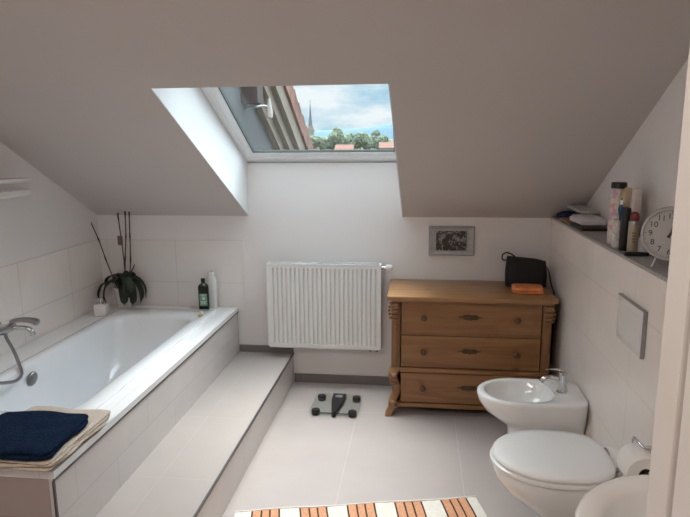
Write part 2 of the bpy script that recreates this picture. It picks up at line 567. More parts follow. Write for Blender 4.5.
# bath mixer on the left wall
mx_ = thing('bath_mixer', 'chrome bath mixer tap on the tiled left wall above the bathtub', 'tap', (XL + 0.003, 2.80, 0.70))
bm = bmesh.new()
tube(bm, [(0.072, -0.15, 0.0), (0.072, -0.13, 0.0), (0.072, 0.06, 0.0), (0.072, 0.075, 0.0)], [0.018, 0.023, 0.025, 0.02], 20)
new_obj('mixer_body', bm, chrome, mx_, smooth=40)
for yy in (-0.11, 0.04):
    bm = bmesh.new(); lathe(bm, [(0.034, 0.0005), (0.034, 0.006), (0.018, 0.016), (0.016, 0.06)], axis='x', n=20)
    new_obj('wall_rosette', bm, chrome, mx_, loc=(0, yy, 0), smooth=40)
bm = bmesh.new()
P = spline([(0.075, 0.05, 0.026), (0.10, 0.055, 0.036), (0.15, 0.06, 0.040), (0.195, 0.065, 0.034), (0.225, 0.07, 0.022)], 5)
tube(bm, P, [0.013 + 0.012 * (i / (len(P) - 1)) - (0.010 if i == len(P) - 1 else 0) for i in range(len(P))], 16, flat=0.75)
new_obj('lever', bm, steel, mx_, smooth=50)
bm = bmesh.new()
P = spline([(0.085, 0.05, -0.004), (0.13, 0.055, -0.004), (0.165, 0.062, -0.010), (0.183, 0.066, -0.028), (0.187, 0.068, -0.046)], 5)
tube(bm, P, 0.0135, 14)
new_obj('spout', bm, chrome, mx_, smooth=40)
bm = bmesh.new()
tube(bm, spline([(0.085, -0.01, -0.02), (0.12, -0.05, -0.03), (0.177, -0.085, -0.08), (0.237, -0.135, -0.135), (0.275, -0.175, -0.168), (0.295, -0.24, -0.176), (0.305, -0.32, -0.155), (0.305, -0.42, -0.11), (0.28, -0.56, 0.02)]), 0.0085, 10)
new_obj('shower_hose', bm, steel, mx_, smooth=60)

# rail shelf on left wall, upper left
sh = thing('towel_rail', 'white wall shelf with a rail below it at the upper left', 'rail', (XL, 2.85, 1.40))
bm = bmesh.new(); box(bm, (0.0, -0.35, 0.065), (0.12, 0.235, 0.085), 0.004)
new_obj('shelf_board', bm, white_pl, sh, smooth=40)
bm = bmesh.new(); box(bm, (0.075, -0.35, -0.012), (0.115, 0.235, 0.022), 0.006)
box(bm, (0.0, 0.205, -0.010), (0.075, 0.230, 0.020), 0.003)
new_obj('rail_bar', bm, white_pl, sh, smooth=40)

# ---------------------------------------------------------------- radiator
rad = thing('radiator', 'white ribbed panel radiator on the back wall beneath the roof window', 'radiator', (-0.622, 3.89, 0.285))
rw, rh = 0.775, 0.59
bm = bmesh.new()
NXR = 33 * 6
zs = [0.0, 0.006, 0.03, 0.036, 0.045, 0.3, 0.545, 0.554, 0.560, 0.575, 0.58]
def dep(u, z):
    k = 0.0
    if 0.036 <= z <= 0.556:
        ph = (u * 25) % 1.0
        k = 0.013 if ph < 0.36 else 0.0
        if ph < 0.10: k = 0.013 * ph / 0.10
        elif 0.26 < ph < 0.36: k = 0.013 * (0.36 - ph) / 0.10
    return k
cols = 25 * 10
grid = []
for z in zs:
    row = []
    for i in range(cols + 1):
        u = i / cols
        d = dep(u, z) if 0.02 < u < 0.98 else 0
        row.append(bm.verts.new((-rw / 2 + 0.012 + u * (rw - 0.024), -0.045 + d + (0.004 if z in (0.0, 0.58) else 0), z)))
    grid.append(row)
for a, b in zip(grid[:-1], grid[1:]):
    for i in range(cols):
        bm.faces.new((a[i], a[i + 1], b[i + 1], b[i]))
box(bm, (-rw / 2 + 0.012, -0.030, 0.0), (rw / 2 - 0.012, -0.022, 0.58))
new_obj('front_panel', bm, rad_m, rad)
bm = bmesh.new(); box(bm, (-rw / 2 + 0.02, 0.030, 0.01), (rw / 2 - 0.02, 0.040, 0.57))
new_obj('rear_panel', bm, rad_m, rad)
for s in (-1, 1):
    bm = bmesh.new()
    x = s * (rw / 2 - 0.006)
    box(bm, (x - 0.006, -0.047, 0.01), (x + 0.006, 0.045, 0.588), 0.002)
    new_obj('side_cover', bm, rad_m, rad)
bm = bmesh.new()
for yy in (-0.046, 0.036):
    box(bm, (-rw / 2 + 0.012, yy, 0.581), (rw / 2 - 0.012, yy + 0.008, 0.588))
for i in range(48):
    x = -rw / 2 + 0.014 + i * (rw - 0.032) / 47
    box(bm, (x, -0.038, 0.582), (x + 0.005, 0.036, 0.587))
new_obj('top_grille', bm, rad_m, rad)
bm = bmesh.new()
for i in range(25):
    x = -rw / 2 + 0.024 + i * (rw - 0.048) / 24.5
    box(bm, (x, -0.050, 0.030), (x + 0.012, -0.044, 0.036))
new_obj('weld_dots', bm, rad_m, rad)
bm = bmesh.new()
lathe(bm, [(0.010, 0), (0.010, 0.012), (0.013, 0.014), (0.013, 0.024), (0.010, 0.026)], axis='x', n=20)
v = new_obj('valve', bm, chrome, rad, loc=(rw / 2, -0.005, 0.565), smooth=40)
bm = bmesh.new()
lathe(bm, [(0.015, 0.026), (0.021, 0.030), (0.0215, 0.062), (0.017, 0.070), (0.006, 0.072)], axis='x', n=20)
new_obj('thermostat_knob', bm, white_pl, v, smooth=40)
bm = bmesh.new()
tube(bm, spline([(rw / 2 - 0.03, 0.0, 0.0), (rw / 2 - 0.03, 0.0, -0.018), (rw / 2 - 0.03, 0.03, -0.024), (rw / 2 - 0.03, 0.056, -0.024)]), 0.008, 10)
tube(bm, spline([(rw / 2 - 0.075, 0.0, 0.0), (rw / 2 - 0.075, 0.0, -0.018), (rw / 2 - 0.075, 0.03, -0.024), (rw / 2 - 0.075, 0.056, -0.024)]), 0.008, 10)
new_obj('pipe_connector', bm, steel, rad, smooth=50)

# ---------------------------------------------------------------- chest of drawers
def wood_mat(name, col, dark, knots=True, axis=0):
    m = bpy.data.materials.new(name)
    m.use_nodes = True
    t = m.node_tree
    b = t.nodes['Principled BSDF']
    b.inputs['Roughness'].default_value = 0.33
    c = N(t, 'ShaderNodeTexCoord')
    mpn = N(t, 'ShaderNodeMapping')
    scl = [14, 14, 14]; scl[axis] = 1.1
    mpn.inputs['Scale'].default_value = scl
    t.links.new(c.outputs['Object'], mpn.inputs[0])
    n = N(t, 'ShaderNodeTexNoise')
    n.inputs['Scale'].default_value = 1.6
    n.inputs['Detail'].default_value = 8
    n.inputs['Roughness'].default_value = 0.65
    n.inputs['Distortion'].default_value = 0.8
    t.links.new(mpn.outputs[0], n.inputs['Vector'])
    r = N(t, 'ShaderNodeValToRGB')
    r.color_ramp.elements[0].position = 0.32
    r.color_ramp.elements[0].color = (*dark, 1)
    r.color_ramp.elements[1].position = 0.62
    r.color_ramp.elements[1].color = (*col, 1)
    t.links.new(n.outputs['Fac'], r.inputs[0])
    v = N(t, 'ShaderNodeTexVoronoi')
    v.inputs['Scale'].default_value = 3.2
    mp2 = N(t, 'ShaderNodeMapping')
    s2 = [2.0, 2.0, 2.0]; s2[axis] = 1.2
    mp2.inputs['Scale'].default_value = s2
    t.links.new(c.outputs['Object'], mp2.inputs[0])
    t.links.new(mp2.outputs[0], v.inputs['Vector'])
    mr2 = N(t, 'ShaderNodeMapRange')
    mr2.inputs['From Min'].default_value = 0.04
    mr2.inputs['From Max'].default_value = 0.12
    mr2.inputs['To Min'].default_value = 0.45
    mr2.inputs['To Max'].default_value = 1.0
    t.links.new(v.outputs['Distance'], mr2.inputs['Value'])
    mx = N(t, 'ShaderNodeMix', data_type='RGBA', blend_type='MULTIPLY')
    mx.inputs['Factor'].default_value = 1
    t.links.new(r.outputs[0], mx.inputs['A'])
    t.links.new(mr2.outputs[0], mx.inputs['B'])
    t.links.new(mx.outputs['Result'], b.inputs['Base Color'])
    return m
pine = wood_mat('pine', (0.30, 0.15, 0.060), (0.19, 0.085, 0.032))
pine_v = wood_mat('pine upright', (0.26, 0.13, 0.053), (0.16, 0.075, 0.03), axis=2)
pine_top = wood_mat('pine top', (0.36, 0.19, 0.08), (0.24, 0.115, 0.045))
knob_m = mat('dark wood knob', (0.11, 0.05, 0.025), 0.4)
brass_m = mat('aged brass', (0.10, 0.065, 0.035), 0.45, 0.7)
dr = thing('chest_of_drawers', 'antique pine chest with three drawers against the back wall', 'chest of drawers', (0.322, 3.70, 0))
def D(p): return (p[0] - 0.322, p[1] - 3.70, p[2])
YFR = 3.50
bm = bmesh.new()
box(bm, D((-0.175, 3.452, 0.738)), D((0.812, 3.935, 0.765)), 0.006)
box(bm, D((-0.150, 3.475, 0.724)), D((0.795, 3.935, 0.7385)), 0.004)
new_obj('top_board', bm, pine_top, dr, smooth=40)
bm = bmesh.new()
box(bm, D((-0.145, 3.52, 0.07)), D((-0.120, 3.93, 0.724)))
box(bm, D((0.755, 3.52, 0.07)), D((0.780, 3.93, 0.724)))
box(bm, D((-0.12, 3.915, 0.07)), D((0.755, 3.93, 0.724)))
box(bm, D((-0.12, 3.52, 0.065)), D((0.755, 3.915, 0.082)))
for z in (0.518, 0.288):
    box(bm, D((-0.12, 3.512, z - 0.006)), D((0.755, 3.90, z + 0.006)))
new_obj('carcass', bm, pine, dr)
bm = bmesh.new()
box(bm, D((-0.15, 3.49, 0.278)), D((0.785, 3.53, 0.306)), 0.006)
box(bm, D((-0.125, 3.492, 0.050)), D((0.76, 3.53, 0.078)), 0.005)
new_obj('moulding', bm, pine, dr, smooth=40)
# corner pilasters with scrolls
def pilaster(x0, x1, s):
    bm = bmesh.new()
    box(bm, D((x0, 3.496, 0.306)), D((x1, 3.54, 0.724)), 0.004)
    xm = (x0 + x1) / 2
    box(bm, D((xm - 0.012, 3.490, 0.33)), D((xm + 0.012, 3.497, 0.58)), 0.003)
    p = new_obj('pilaster', bm, pine_v, dr, smooth=40)
    bm = bmesh.new()
    xo = x0 if s < 0 else x1
    for (cz, r, w) in ((0.700, 0.022, 0.050), (0.664, 0.016, 0.044), (0.636, 0.011, 0.036), (0.612, 0.008, 0.028)):
        xc = xm + s * 0.006
        lathe(bm, [(r * 0.6, -w / 2), (r, -w / 2 + 0.006), (r, w / 2 - 0.006), (r * 0.6, w / 2)], c=D((xc, 3.488, cz)), axis='x', n=16)
    for k in range(5):
        a = k / 4
        lathe(bm, [(0.004, -0.006), (0.010, 0), (0.004, 0.006)], c=D((xo + s * (0.004 + 0.010 * math.sin(PI * a)), 3.50, 0.62 + 0.09 * a)), axis='y', n=10)
    new_obj('carved_scroll', bm, pine_v, p, smooth=50)
pilaster(-0.150, -0.096, -1)
pilaster(0.738, 0.788, 1)
def foot(x, s):
    bm = bmesh.new()
    # S-shaped bracket foot: profile in x/z, deep in y
    prof = [(-0.028, 0.30), (-0.040, 0.262), (-0.030, 0.225), (-0.016, 0.19), (-0.014, 0.15), (-0.026, 0.115), (-0.040, 0.08), (-0.038, 0.05), (-0.050, 0.02), (-0.060, 0.0)]
    rings = []
    for i, (px, z) in enumerate(spline([(a, 0, b) for a, b in prof], 4) and [(q.x, q.z) for q in spline([(a, 0, b) for a, b in prof], 4)]):
        w = 0.058 - 0.022 * (0.3 - z) / 0.3
        yo = -0.010 - 0.75 * (abs(px) - 0.014)
        xl = x + s * (-px)
        xr = x + s * (-px - w)
        y0, y1 = 3.497 + yo, 3.54
        rings.append([D((xl, y0 + 0.006, z)), D((xl - s * 0.006, y0, z)), D((xr + s * 0.006, y0, z)), D((xr, y0 + 0.006, z)), D((xr, y1, z)), D((xl, y1, z))])
    loft(bm, rings)
    for cz, r in ((0.262, 0.017), (0.235, 0.012), (0.21, 0.009), (0.085, 0.013), (0.062, 0.010)):
        lathe(bm, [(r * 0.5, -0.022), (r, -0.014), (r, 0.014), (r * 0.5, 0.022)], c=D((x + s * 0.006, 3.476, cz)), axis='x', n=14)
    new_obj('carved_foot', bm, pine_v, dr, smooth=45)
foot(-0.125, -1)
foot(0.765, 1)
for x in (-0.13, 0.765):
    bm = bmesh.new(); box(bm, D((x - 0.02, 3.88, 0)), D((x + 0.02, 3.93, 0.07)))
    new_obj('rear_foot', bm, pine_v, dr)
# drawers
for (z0, z1, kn) in ((0.527, 0.718, 1), (0.312, 0.509, 1), (0.086, 0.274, 0)):
    bm = bmesh.new()
    yo = 3.503 if kn else 3.494
    x0, x1 = -0.090, 0.732
    box(bm, D((x0, yo, z0)), D((x1, yo + 0.02, z1)), 0.002)
    box(bm, D((x0 + 0.02, yo + 0.021, z0 + 0.01)), D((x1 - 0.02, 3.90, z1 - 0.02)))
    dd = new_obj('drawer', bm, pine, dr)
    zm = (z0 + z1) / 2
    for kx in (0.045, 0.592):
        bm = bmesh.new()
        lathe(bm, [(0.007, 0.004), (0.007, -0.012), (0.016, -0.018), (0.018, -0.026), (0.012, -0.032), (0.004, -0.034)], axis='y', n=20)
        new_obj('knob', bm, knob_m, dd, loc=D((kx, yo - 0.004, zm + 0.005)), smooth=40)
    bm = bmesh.new()
    pts = []
    for i in range(40):
        a = 2 * PI * i / 40
        rr = 1 + 0.18 * math.cos(6 * a)
        pts.append((D((0.322 + 0.062 * math.cos(a) * rr, 0, zm + 0.010 + 0.013 * math.sin(a) * rr * (1.3 - 0.5 * abs(math.cos(a))))), ))
    prism(bm, [(p[0][0], p[0][2]) for p in pts], yo - 3.70 - 0.003, yo - 3.70 + 0.0005, 'y')
    box(bm, D((0.316, yo - 0.006, zm - 0.008)), D((0.328, yo - 0.003, zm + 0.02)), 0.001)
    new_obj('escutcheon', bm, brass_m, dd)

# bag on chest
bag = thing('shoulder_bag', 'small black fabric bag standing on the right rear of the pine chest', 'bag', (0.68, 3.80, 0.7652), math.radians(-2))
bag.scale = (1.04, 1.0, 1.08)
fab_black = mat('black fabric', (0.010, 0.010, 0.013), 0.7, bump=0.4, bump_scale=120)
bm = bmesh.new()
rings = []
for i in range(13):
    t = i / 12
    z = 0.163 * t
    hw = 0.118 + 0.006 * math.sin(PI * t) - 0.004 * t
    hd = 0.040 * (1 - 0.72 * t ** 2.2) + 0.004
    ring = []
    for k in range(32):
        a = 2 * PI * k / 32
        c_, s_ = math.cos(a), math.sin(a)
        x = hw * (abs(c_) ** 0.45) * (1 if c_ > 0 else -1)
        y = hd * (abs(s_) ** 0.6) * (1 if s_ > 0 else -1)
        y += 0.004 * noise.noise(Vector((x * 18, y * 9, z * 20)))
        zz = z - (0.010 * (x / hw) * t) + 0.004 * t * math.sin(x * 40)
        ring.append((x, y, zz))
    rings.append(ring)
loft(bm, rings)
new_obj('bag_body', bm, fab_black, bag, smooth=60)
bm = bmesh.new()
tube(bm, spline([(-0.112, 0, 0.15), (-0.140, -0.01, 0.155), (-0.142, -0.01, 0.182), (-0.118, 0.0, 0.195), (-0.085, 0, 0.185), (-0.06, 0, 0.165)]), 0.0045, 8)
new_obj('carry_strap', bm, fab_black, bag, smooth=60)
bm = bmesh.new()
P = spline([(0.105, 0.0, 0.13), (0.128, -0.02, 0.10), (0.136, -0.05, 0.05), (0.142, -0.09, 0.010), (0.150, -0.12, -0.02), (0.150, -0.14, -0.12), (0.149, -0.15, -0.30), (0.150, -0.15, -0.42)], 5)
rings = []
for i, p in enumerate(P):
    rings.append([(p.x - 0.002, p.y - 0.022, p.z), (p.x + 0.002, p.y - 0.022, p.z + 0.001), (p.x + 0.002, p.y + 0.022, p.z + 0.001), (p.x - 0.002, p.y + 0.022, p.z)])
loft(bm, rings)
new_obj('strap_and_gap_shade', bm, fab_black, bag)  # hanging strap, black and wide to stand in for the gap's shadow too
bm = bmesh.new()
tube(bm, [(-0.10, -0.0115, 0.158), (0, -0.013, 0.158), (0.10, -0.0115, 0.150)], 0.002, 6)
new_obj('zip', bm, mat('zip black', (0.03, 0.03, 0.03), 0.3, 0.6), bag)

def rpt(t, hx, hy, rc):
    """point at fraction t round a rounded rectangle"""
    t *= 4
    q = int(t) % 4
    f = t - int(t)
    sg = ((1, 1), (-1, 1), (-1, -1), (1, -1))[q]
    # quarter from mid of one side, over the corner, to mid of the next
    if q % 2 == 0:
        A, Bc, Cc = (hx, 0), (hx, hy - rc), (hx - rc, hy)
        E_ = (0, hy)
    else:
        A, Bc, Cc = (0, hy), (hx - rc, hy), (hx, hy - rc)
        E_ = (hx, 0)
    if f < 0.35:
        g = f / 0.35; p = (A[0] + (Bc[0] - A[0]) * g, A[1] + (Bc[1] - A[1]) * g)
    elif f < 0.65:
        g = (f - 0.35) / 0.3 * PI / 2
        a = g if q % 2 == 0 else PI / 2 - g
        p = (hx - rc + rc * math.cos(a), hy - rc + rc * math.sin(a))
    else:
        g = (f - 0.65) / 0.35; p = (Cc[0] + (E_[0] - Cc[0]) * g, Cc[1] + (E_[1] - Cc[1]) * g)
    return p[0] * sg[0], p[1] * sg[1]
def cloth_stack(name, nx, ny, sx, sy, h, mat_, label, cat, loc, rz, layers=2, seed=0, wob=0.006, group=None):
    """folded cloth: a stack of soft layers whose folded edge bulges"""
    bm = bmesh.new()
    lh = h / layers
    for l in range(layers):
        z0 = l * lh
        ox = 0.006 * noise.noise(Vector((l * 3.1, seed, 0)))
        oy = 0.006 * noise.noise(Vector((seed, l * 3.1, 5)))
        prof = [(-1.0, 0.0), (-0.2, 0.02), (0.0, 0.25), (0.06, 0.5), (0.0, 0.78), (-0.2, 0.98), (-1.0, 1.0)]
        rings = []
        for pin, pz in prof:
            ring = []
            n = 64
            ins = 0.02 * pin if pin > -1 else -0.03
            for k in range(n):
                a = 2 * PI * k / n
                c_, s_ = math.cos(a), math.sin(a)
                rc = 0.022
                X, Y = rpt(k / n, sx / 2 + ins, sy / 2 + ins, rc)
                w = wob * noise.noise(Vector((X * 9 + seed, Y * 9, l * 1.7)))
                ring.append((X + ox + w * 1.5, Y + oy + w, z0 + pz * lh * 0.985 + (w * 0.6 if l else max(w, 0) * 0.3 * pz)))
            rings.append(ring)
        vr = loft(bm, rings, cap0=True, cap1=False)
        # soft top surface
        cen = []
        prev = vr[-1]
        for f in (0.8, 0.55, 0.3, 0.1):
            rr = []
            for k in range(len(prev)):
                p0 = Vector(rings[-1][k])
                X, Y = (p0.x - ox) * f + ox, (p0.y - oy) * f + oy
                rr.append(bm.verts.new((X, Y, z0 + lh * 0.985 + wob * 0.9 * noise.noise(Vector((X * 11 + seed, Y * 11, l))))))
            for k in range(len(prev)):
                j = (k + 1) % len(prev)
                bm.faces.new((prev[k], prev[j], rr[j], rr[k]))
            prev = rr
        bm.faces.new(prev)
    o = new_obj(name, bm, mat_, None, loc, (0, 0, rz), smooth=70)
    return tag(o, label, cat, group)
orange_m = mat('orange cloth', (0.72, 0.25, 0.09), 0.8, noise_amt=0.25, noise_scale=20, bump=0.3)
cloth_stack('folded_cloth', 8, 8, 0.175, 0.15, 0.034, orange_m, 'orange folded cloth lying on the pine chest in front of the black bag', 'cloth', (0.665, 3.64, 0.7655), math.radians(-3), 2, 3, 0.004)

# picture
pf = thing('picture_frame', 'small picture in a wide silver frame hanging above the pine chest', 'picture', (0.221, YB - 0.001, 1.026))
silver = mat('silver leaf frame', (0.42, 0.42, 0.42), 0.5, 0.35, noise_amt=0.12, noise_scale=50)
bm = bmesh.new()
w, h = 0.148, 0.097
iw, ih = 0.100, 0.066
def fring(w_, h_, y): return [(-w_, y, -h_), (w_, y, -h_), (w_, y, h_), (-w_, y, h_)]
loft(bm, [fring(w, h, 0), fring(w, h, -0.014), fring(w - 0.006, h - 0.006, -0.020), fring(iw + 0.010, ih + 0.008, -0.013), fring(iw, ih, -0.013), fring(iw, ih, -0.007)], cap0=True, cap1=False)
new_obj('frame', bm, silver, pf)
art = bpy.data.materials.new('dark engraving'); art.use_nodes = True
t = art.node_tree
b = t.nodes['Principled BSDF']; b.inputs['Roughness'].default_value = 0.5
c = N(t, 'ShaderNodeTexCoord')
n = N(t, 'ShaderNodeTexNoise'); n.inputs['Scale'].default_value = 38; n.inputs['Detail'].default_value = 5; n.inputs['Distortion'].default_value = 1.2
t.links.new(c.outputs['Object'], n.inputs['Vector'])
r = N(t, 'ShaderNodeValToRGB')
r.color_ramp.elements[0].position = 0.48; r.color_ramp.elements[0].color = (0.035, 0.033, 0.03, 1)
r.color_ramp.elements[1].position = 0.62; r.color_ramp.elements[1].color = (0.34, 0.33, 0.31, 1)
t.links.new(n.outputs['Fac'], r.inputs[0]); t.links.new(r.outputs[0], b.inputs['Base Color'])
new_obj('artwork', B((-iw + 0.0005, -0.0095, -ih + 0.0005), (iw - 0.0005, -0.0075, ih - 0.0005)), art, pf)

# ---------------------------------------------------------------- bathroom scale
scl = thing('bathroom_scale', 'glass bathroom scale with black feet on the floor below the radiator', 'scale', (-0.497, 3.545, 0), math.radians(-1))
bm = bmesh.new()
hw, z0 = 0.155, 0.022
pts = []
r_ = 0.03
for cx_, cy_, a in ((hw - r_, hw - r_, 0), (-hw + r_, hw - r_, 90), (-hw + r_, -hw + r_, 180), (hw - r_, -hw + r_, 270)):
    for i in range(7):
        t_ = math.radians(a + 15 * i)
        pts.append((cx_ + r_ * math.cos(t_), cy_ + r_ * math.sin(t_)))
prism(bm, pts, z0, z0 + 0.006, 'z')
new_obj('glass_plate', bm, clear_m, scl)
for sx, sy in ((-1, -1), (1, -1), (-1, 1), (1, 1)):
    bm = bmesh.new()
    lathe(bm, [(0.020, 0), (0.025, 0.003), (0.027, 0.012), (0.027, 0.030), (0.024, 0.034), (0.008, 0.035)], n=24)
    new_obj('foot', bm, dark_pl, scl, loc=(sx * 0.115, sy * 0.108 + (0.0), 0), smooth=40)
bm = bmesh.new()
poly = [(-0.044, 0.150), (0.044, 0.150), (0.040, 0.04), (0.012, -0.138), (0.0, -0.148), (-0.012, -0.138), (-0.040, 0.04)]
prism(bm, poly, 0.002, z0 - 0.0005, 'z')
prism(bm, [(x * 0.97, y * 0.97) for x, y in poly], z0 + 0.0065, z0 + 0.013, 'z')
disp = new_obj('display_housing', bm, dark_pl, scl)
bm = bmesh.new(); box(bm, (-0.024, 0.085, z0 + 0.0131), (0.024, 0.118, z0 + 0.0142))
new_obj('display', bm, mat('lcd grey', (0.20, 0.22, 0.20), 0.2), disp)
bm = bmesh.new()
tube(bm, [(-0.115, -0.108, 0.012), (0.115, -0.108, 0.012)], 0.005, 8)
new_obj('crossbar', bm, dark_pl, scl)

# ---------------------------------------------------------------- rug
rug = thing('striped_rug', 'cream cotton rug with orange brown stripes on the floor in the foreground', 'rug', (-0.193, 2.208, 0.0), math.radians(12.2))
cream = mat('rug cream', (0.74, 0.70, 0.64), 0.95, noise_amt=0.05, noise_scale=70, bump=0.5, bump_scale=220, spec=0.1)
rust = mat('rug orange brown', (0.62, 0.32, 0.19), 0.95, noise_amt=0.14, noise_scale=80, bump=0.5, bump_scale=220, spec=0.1)
rdark = mat('rug dark thread', (0.07, 0.045, 0.03), 0.95, spec=0.1)
bm = bmesh.new()
LX, LY = 1.125, 0.60
per = 0.218
cuts = []
x = -LX / 2
segs = [(0.072, 0)]
for k in range(5):
    segs += [(0.008, 2), (0.034, 1), (0.008, 2), (0.030, 1), (0.008, 2), (0.034, 1), (0.008, 2)]
    segs += [(0.088, 0)] if k < 4 else [(0.045, 0)]
tot = sum(s for s, _ in segs)
f_ = LX / tot
def rz_(x, y):
    return 0.009 + 0.0025 * noise.noise(Vector((x * 5, y * 5, 0)))
ny = 16
for wd, mi in segs:
    sub = 3 if wd > 0.02 else 1
    for q in range(sub):
        xa = x + wd * f_ * q / sub; xb = x + wd * f_ * (q + 1) / sub
        for j in range(ny):
            ya = -LY / 2 + LY * j / ny; yb = -LY / 2 + LY * (j + 1) / ny
            wob = lambda xx, yy: (xx + 0.002 * math.sin(yy * 20 + xx * 9), yy + 0.003 * math.sin(xx * 14), rz_(xx, yy))
            f = bm.faces.new([bm.verts.new(wob(*p)) for p in ((xa, ya), (xb, ya), (xb, yb), (xa, yb))])
            f.material_index = mi
    x += wd * f_
bmesh.ops.remove_doubles(bm, verts=bm.verts[:], dist=0.0004)
r = bmesh.ops.extrude_face_region(bm, geom=bm.faces[:])
for v in [g for g in r['geom'] if isinstance(g, bmesh.types.BMVert)]:
    v.co.z = 0.001
new_obj('woven_body', bm, [cream, rust, rdark], rug)
bm = bmesh.new()
for yy in (LY / 2 + 0.001, -LY / 2 - 0.007):
    bmx = [(-LX / 2 + LX * i / 40, yy + 0.003 + 0.003 * math.sin((-LX / 2 + LX * i / 40) * 14), 0.008) for i in range(41)]
    tube(bm, bmx, 0.005, 6)
new_obj('hem', bm, cream, rug, smooth=60)

# ---------------------------------------------------------------- sanitary ware
def dshape(db, df, hw, dm, z, e=0.5, n=48):
    """outline seen from above; d = distance from wall (towards -x), w = along y"""
    pts = []
    for i in range(n):
        a = 2 * PI * i / n
        c_, s_ = math.cos(a), math.sin(a)
        if c_ >= 0:
            d = dm + (df - dm) * c_; w_ = hw * s_
        else:
            d = dm - (dm - db) * abs(c_) ** e; w_ = hw * (1 if s_ > 0 else -1) * abs(s_) ** e
        pts.append((-d, w_, z))
    return pts
toi = thing('toilet', 'white wall mounted toilet with closed lid, nearest the camera', 'toilet', (XP + 0.0, 2.272, 0))
bm = bmesh.new()
rings = [dshape(0.002, 0.30, 0.085, 0.16, 0.085, 0.3), dshape(0.002, 0.335, 0.100, 0.17, 0.10, 0.3), dshape(0.002, 0.345, 0.108, 0.18, 0.16, 0.3),
         dshape(0.002, 0.375, 0.122, 0.20, 0.20, 0.35), dshape(0.002, 0.44, 0.148, 0.24, 0.25, 0.4), dshape(0.002, 0.495, 0.172, 0.29, 0.30, 0.4), dshape(0.002, 0.53, 0.188, 0.31, 0.35, 0.4),
         dshape(0.002, 0.538, 0.193, 0.32, 0.385, 0.4), dshape(0.004, 0.532, 0.190, 0.32, 0.397, 0.4)]
loft(bm, rings)
new_obj('bowl', bm, ceramic, toi, smooth=45)
bm = bmesh.new()
loft(bm, [dshape(0.115, 0.540, 0.197, 0.31, 0.3985, 0.6), dshape(0.110, 0.548, 0.203, 0.31, 0.404, 0.6), dshape(0.110, 0.548, 0.203, 0.31, 0.414, 0.6), dshape(0.116, 0.541, 0.197, 0.31, 0.4185, 0.6)])
new_obj('seat', bm, seat_m, toi, smooth=45)
bm = bmesh.new()
loft(bm, [dshape(0.092, 0.534, 0.196, 0.31, 0.4215, 0.62), dshape(0.088, 0.540, 0.201, 0.31, 0.429, 0.62), dshape(0.089, 0.538, 0.199, 0.31, 0.437, 0.62),
          dshape(0.095, 0.528, 0.190, 0.31, 0.443, 0.62), dshape(0.12, 0.49, 0.160, 0.31, 0.4475, 0.65), dshape(0.20, 0.40, 0.08, 0.31, 0.450, 0.8)])
new_obj('lid', bm, seat_m, toi, smooth=50)
for s in (-1, 1):
    bm = bmesh.new()
    lathe(bm, [(0.011, -0.016), (0.011, 0.016)], c=(-0.078, s * 0.078, 0.415), axis='y', n=16)
    box(bm, (-0.088, s * 0.078 - 0.010, 0.3972), (-0.068, s * 0.078 + 0.010, 0.41))
    new_obj('hinge', bm, chrome, toi, smooth=40)

bid = thing('bidet', 'white ceramic bidet with a chrome tap beside the pine chest', 'bidet', (XP, 2.985, 0))
bm = bmesh.new()
# front half is lower by a touch; deck at the wall side
rings = [dshape(0.002, 0.33, 0.080, 0.16, 0.09, 0.3), dshape(0.002, 0.365, 0.095, 0.18, 0.105, 0.3), dshape(0.002, 0.37, 0.100, 0.18, 0.20, 0.3), dshape(0.002, 0.385, 0.11, 0.20, 0.225, 0.33),
         dshape(0.002, 0.44, 0.135, 0.24, 0.26, 0.36), dshape(0.002, 0.49, 0.158, 0.29, 0.30, 0.36), dshape(0.002, 0.525, 0.172, 0.31, 0.35, 0.36),
         dshape(0.002, 0.533, 0.176, 0.32, 0.385, 0.36), dshape(0.004, 0.530, 0.174, 0.32, 0.396, 0.36), dshape(0.010, 0.522, 0.168, 0.32, 0.401, 0.36),
         dshape(0.150, 0.498, 0.146, 0.33, 0.401, 0.75), dshape(0.156, 0.492, 0.141, 0.33, 0.396, 0.75), dshape(0.165, 0.478, 0.130, 0.33, 0.36, 0.78),
         dshape(0.20, 0.44, 0.105, 0.33, 0.31, 0.85), dshape(0.25, 0.39, 0.065, 0.33, 0.285, 0.9)]
loft(bm, rings)
new_obj('basin', bm, ceramic, bid, smooth=50)
bm = bmesh.new(); lathe(bm, [(0.014, -0.002), (0.016, 0.0015), (0.007, 0.003)], c=(-0.117, -0.1505, 0.352), axis='y', n=14)
tmp = bm
new_obj('bolt_cover', bm, steel, bid, smooth=40)
bm = bmesh.new()
lathe(bm, [(0.026, 0), (0.026, 0.004), (0.021, 0.008), (0.020, 0.085), (0.023, 0.095), (0.022, 0.108), (0.008, 0.114)], n=24)
tube(bm, spline([(-0.01, 0, 0.055), (-0.05, 0, 0.075), (-0.085, 0, 0.072), (-0.105, 0, 0.052)]), [0.014] * 18 + [0.011], 14)
tap = new_obj('tap', bm, chrome, bid, loc=(-0.108, 0, 0.4005), smooth=45)
bm = bmesh.new()
tube(bm, [(0.01, 0, 0.112), (-0.03, 0, 0.122), (-0.088, 0, 0.118)], [0.011, 0.009, 0.006], 12, flat=0.55)
new_obj('tap_lever', bm, chrome, tap, smooth=45)

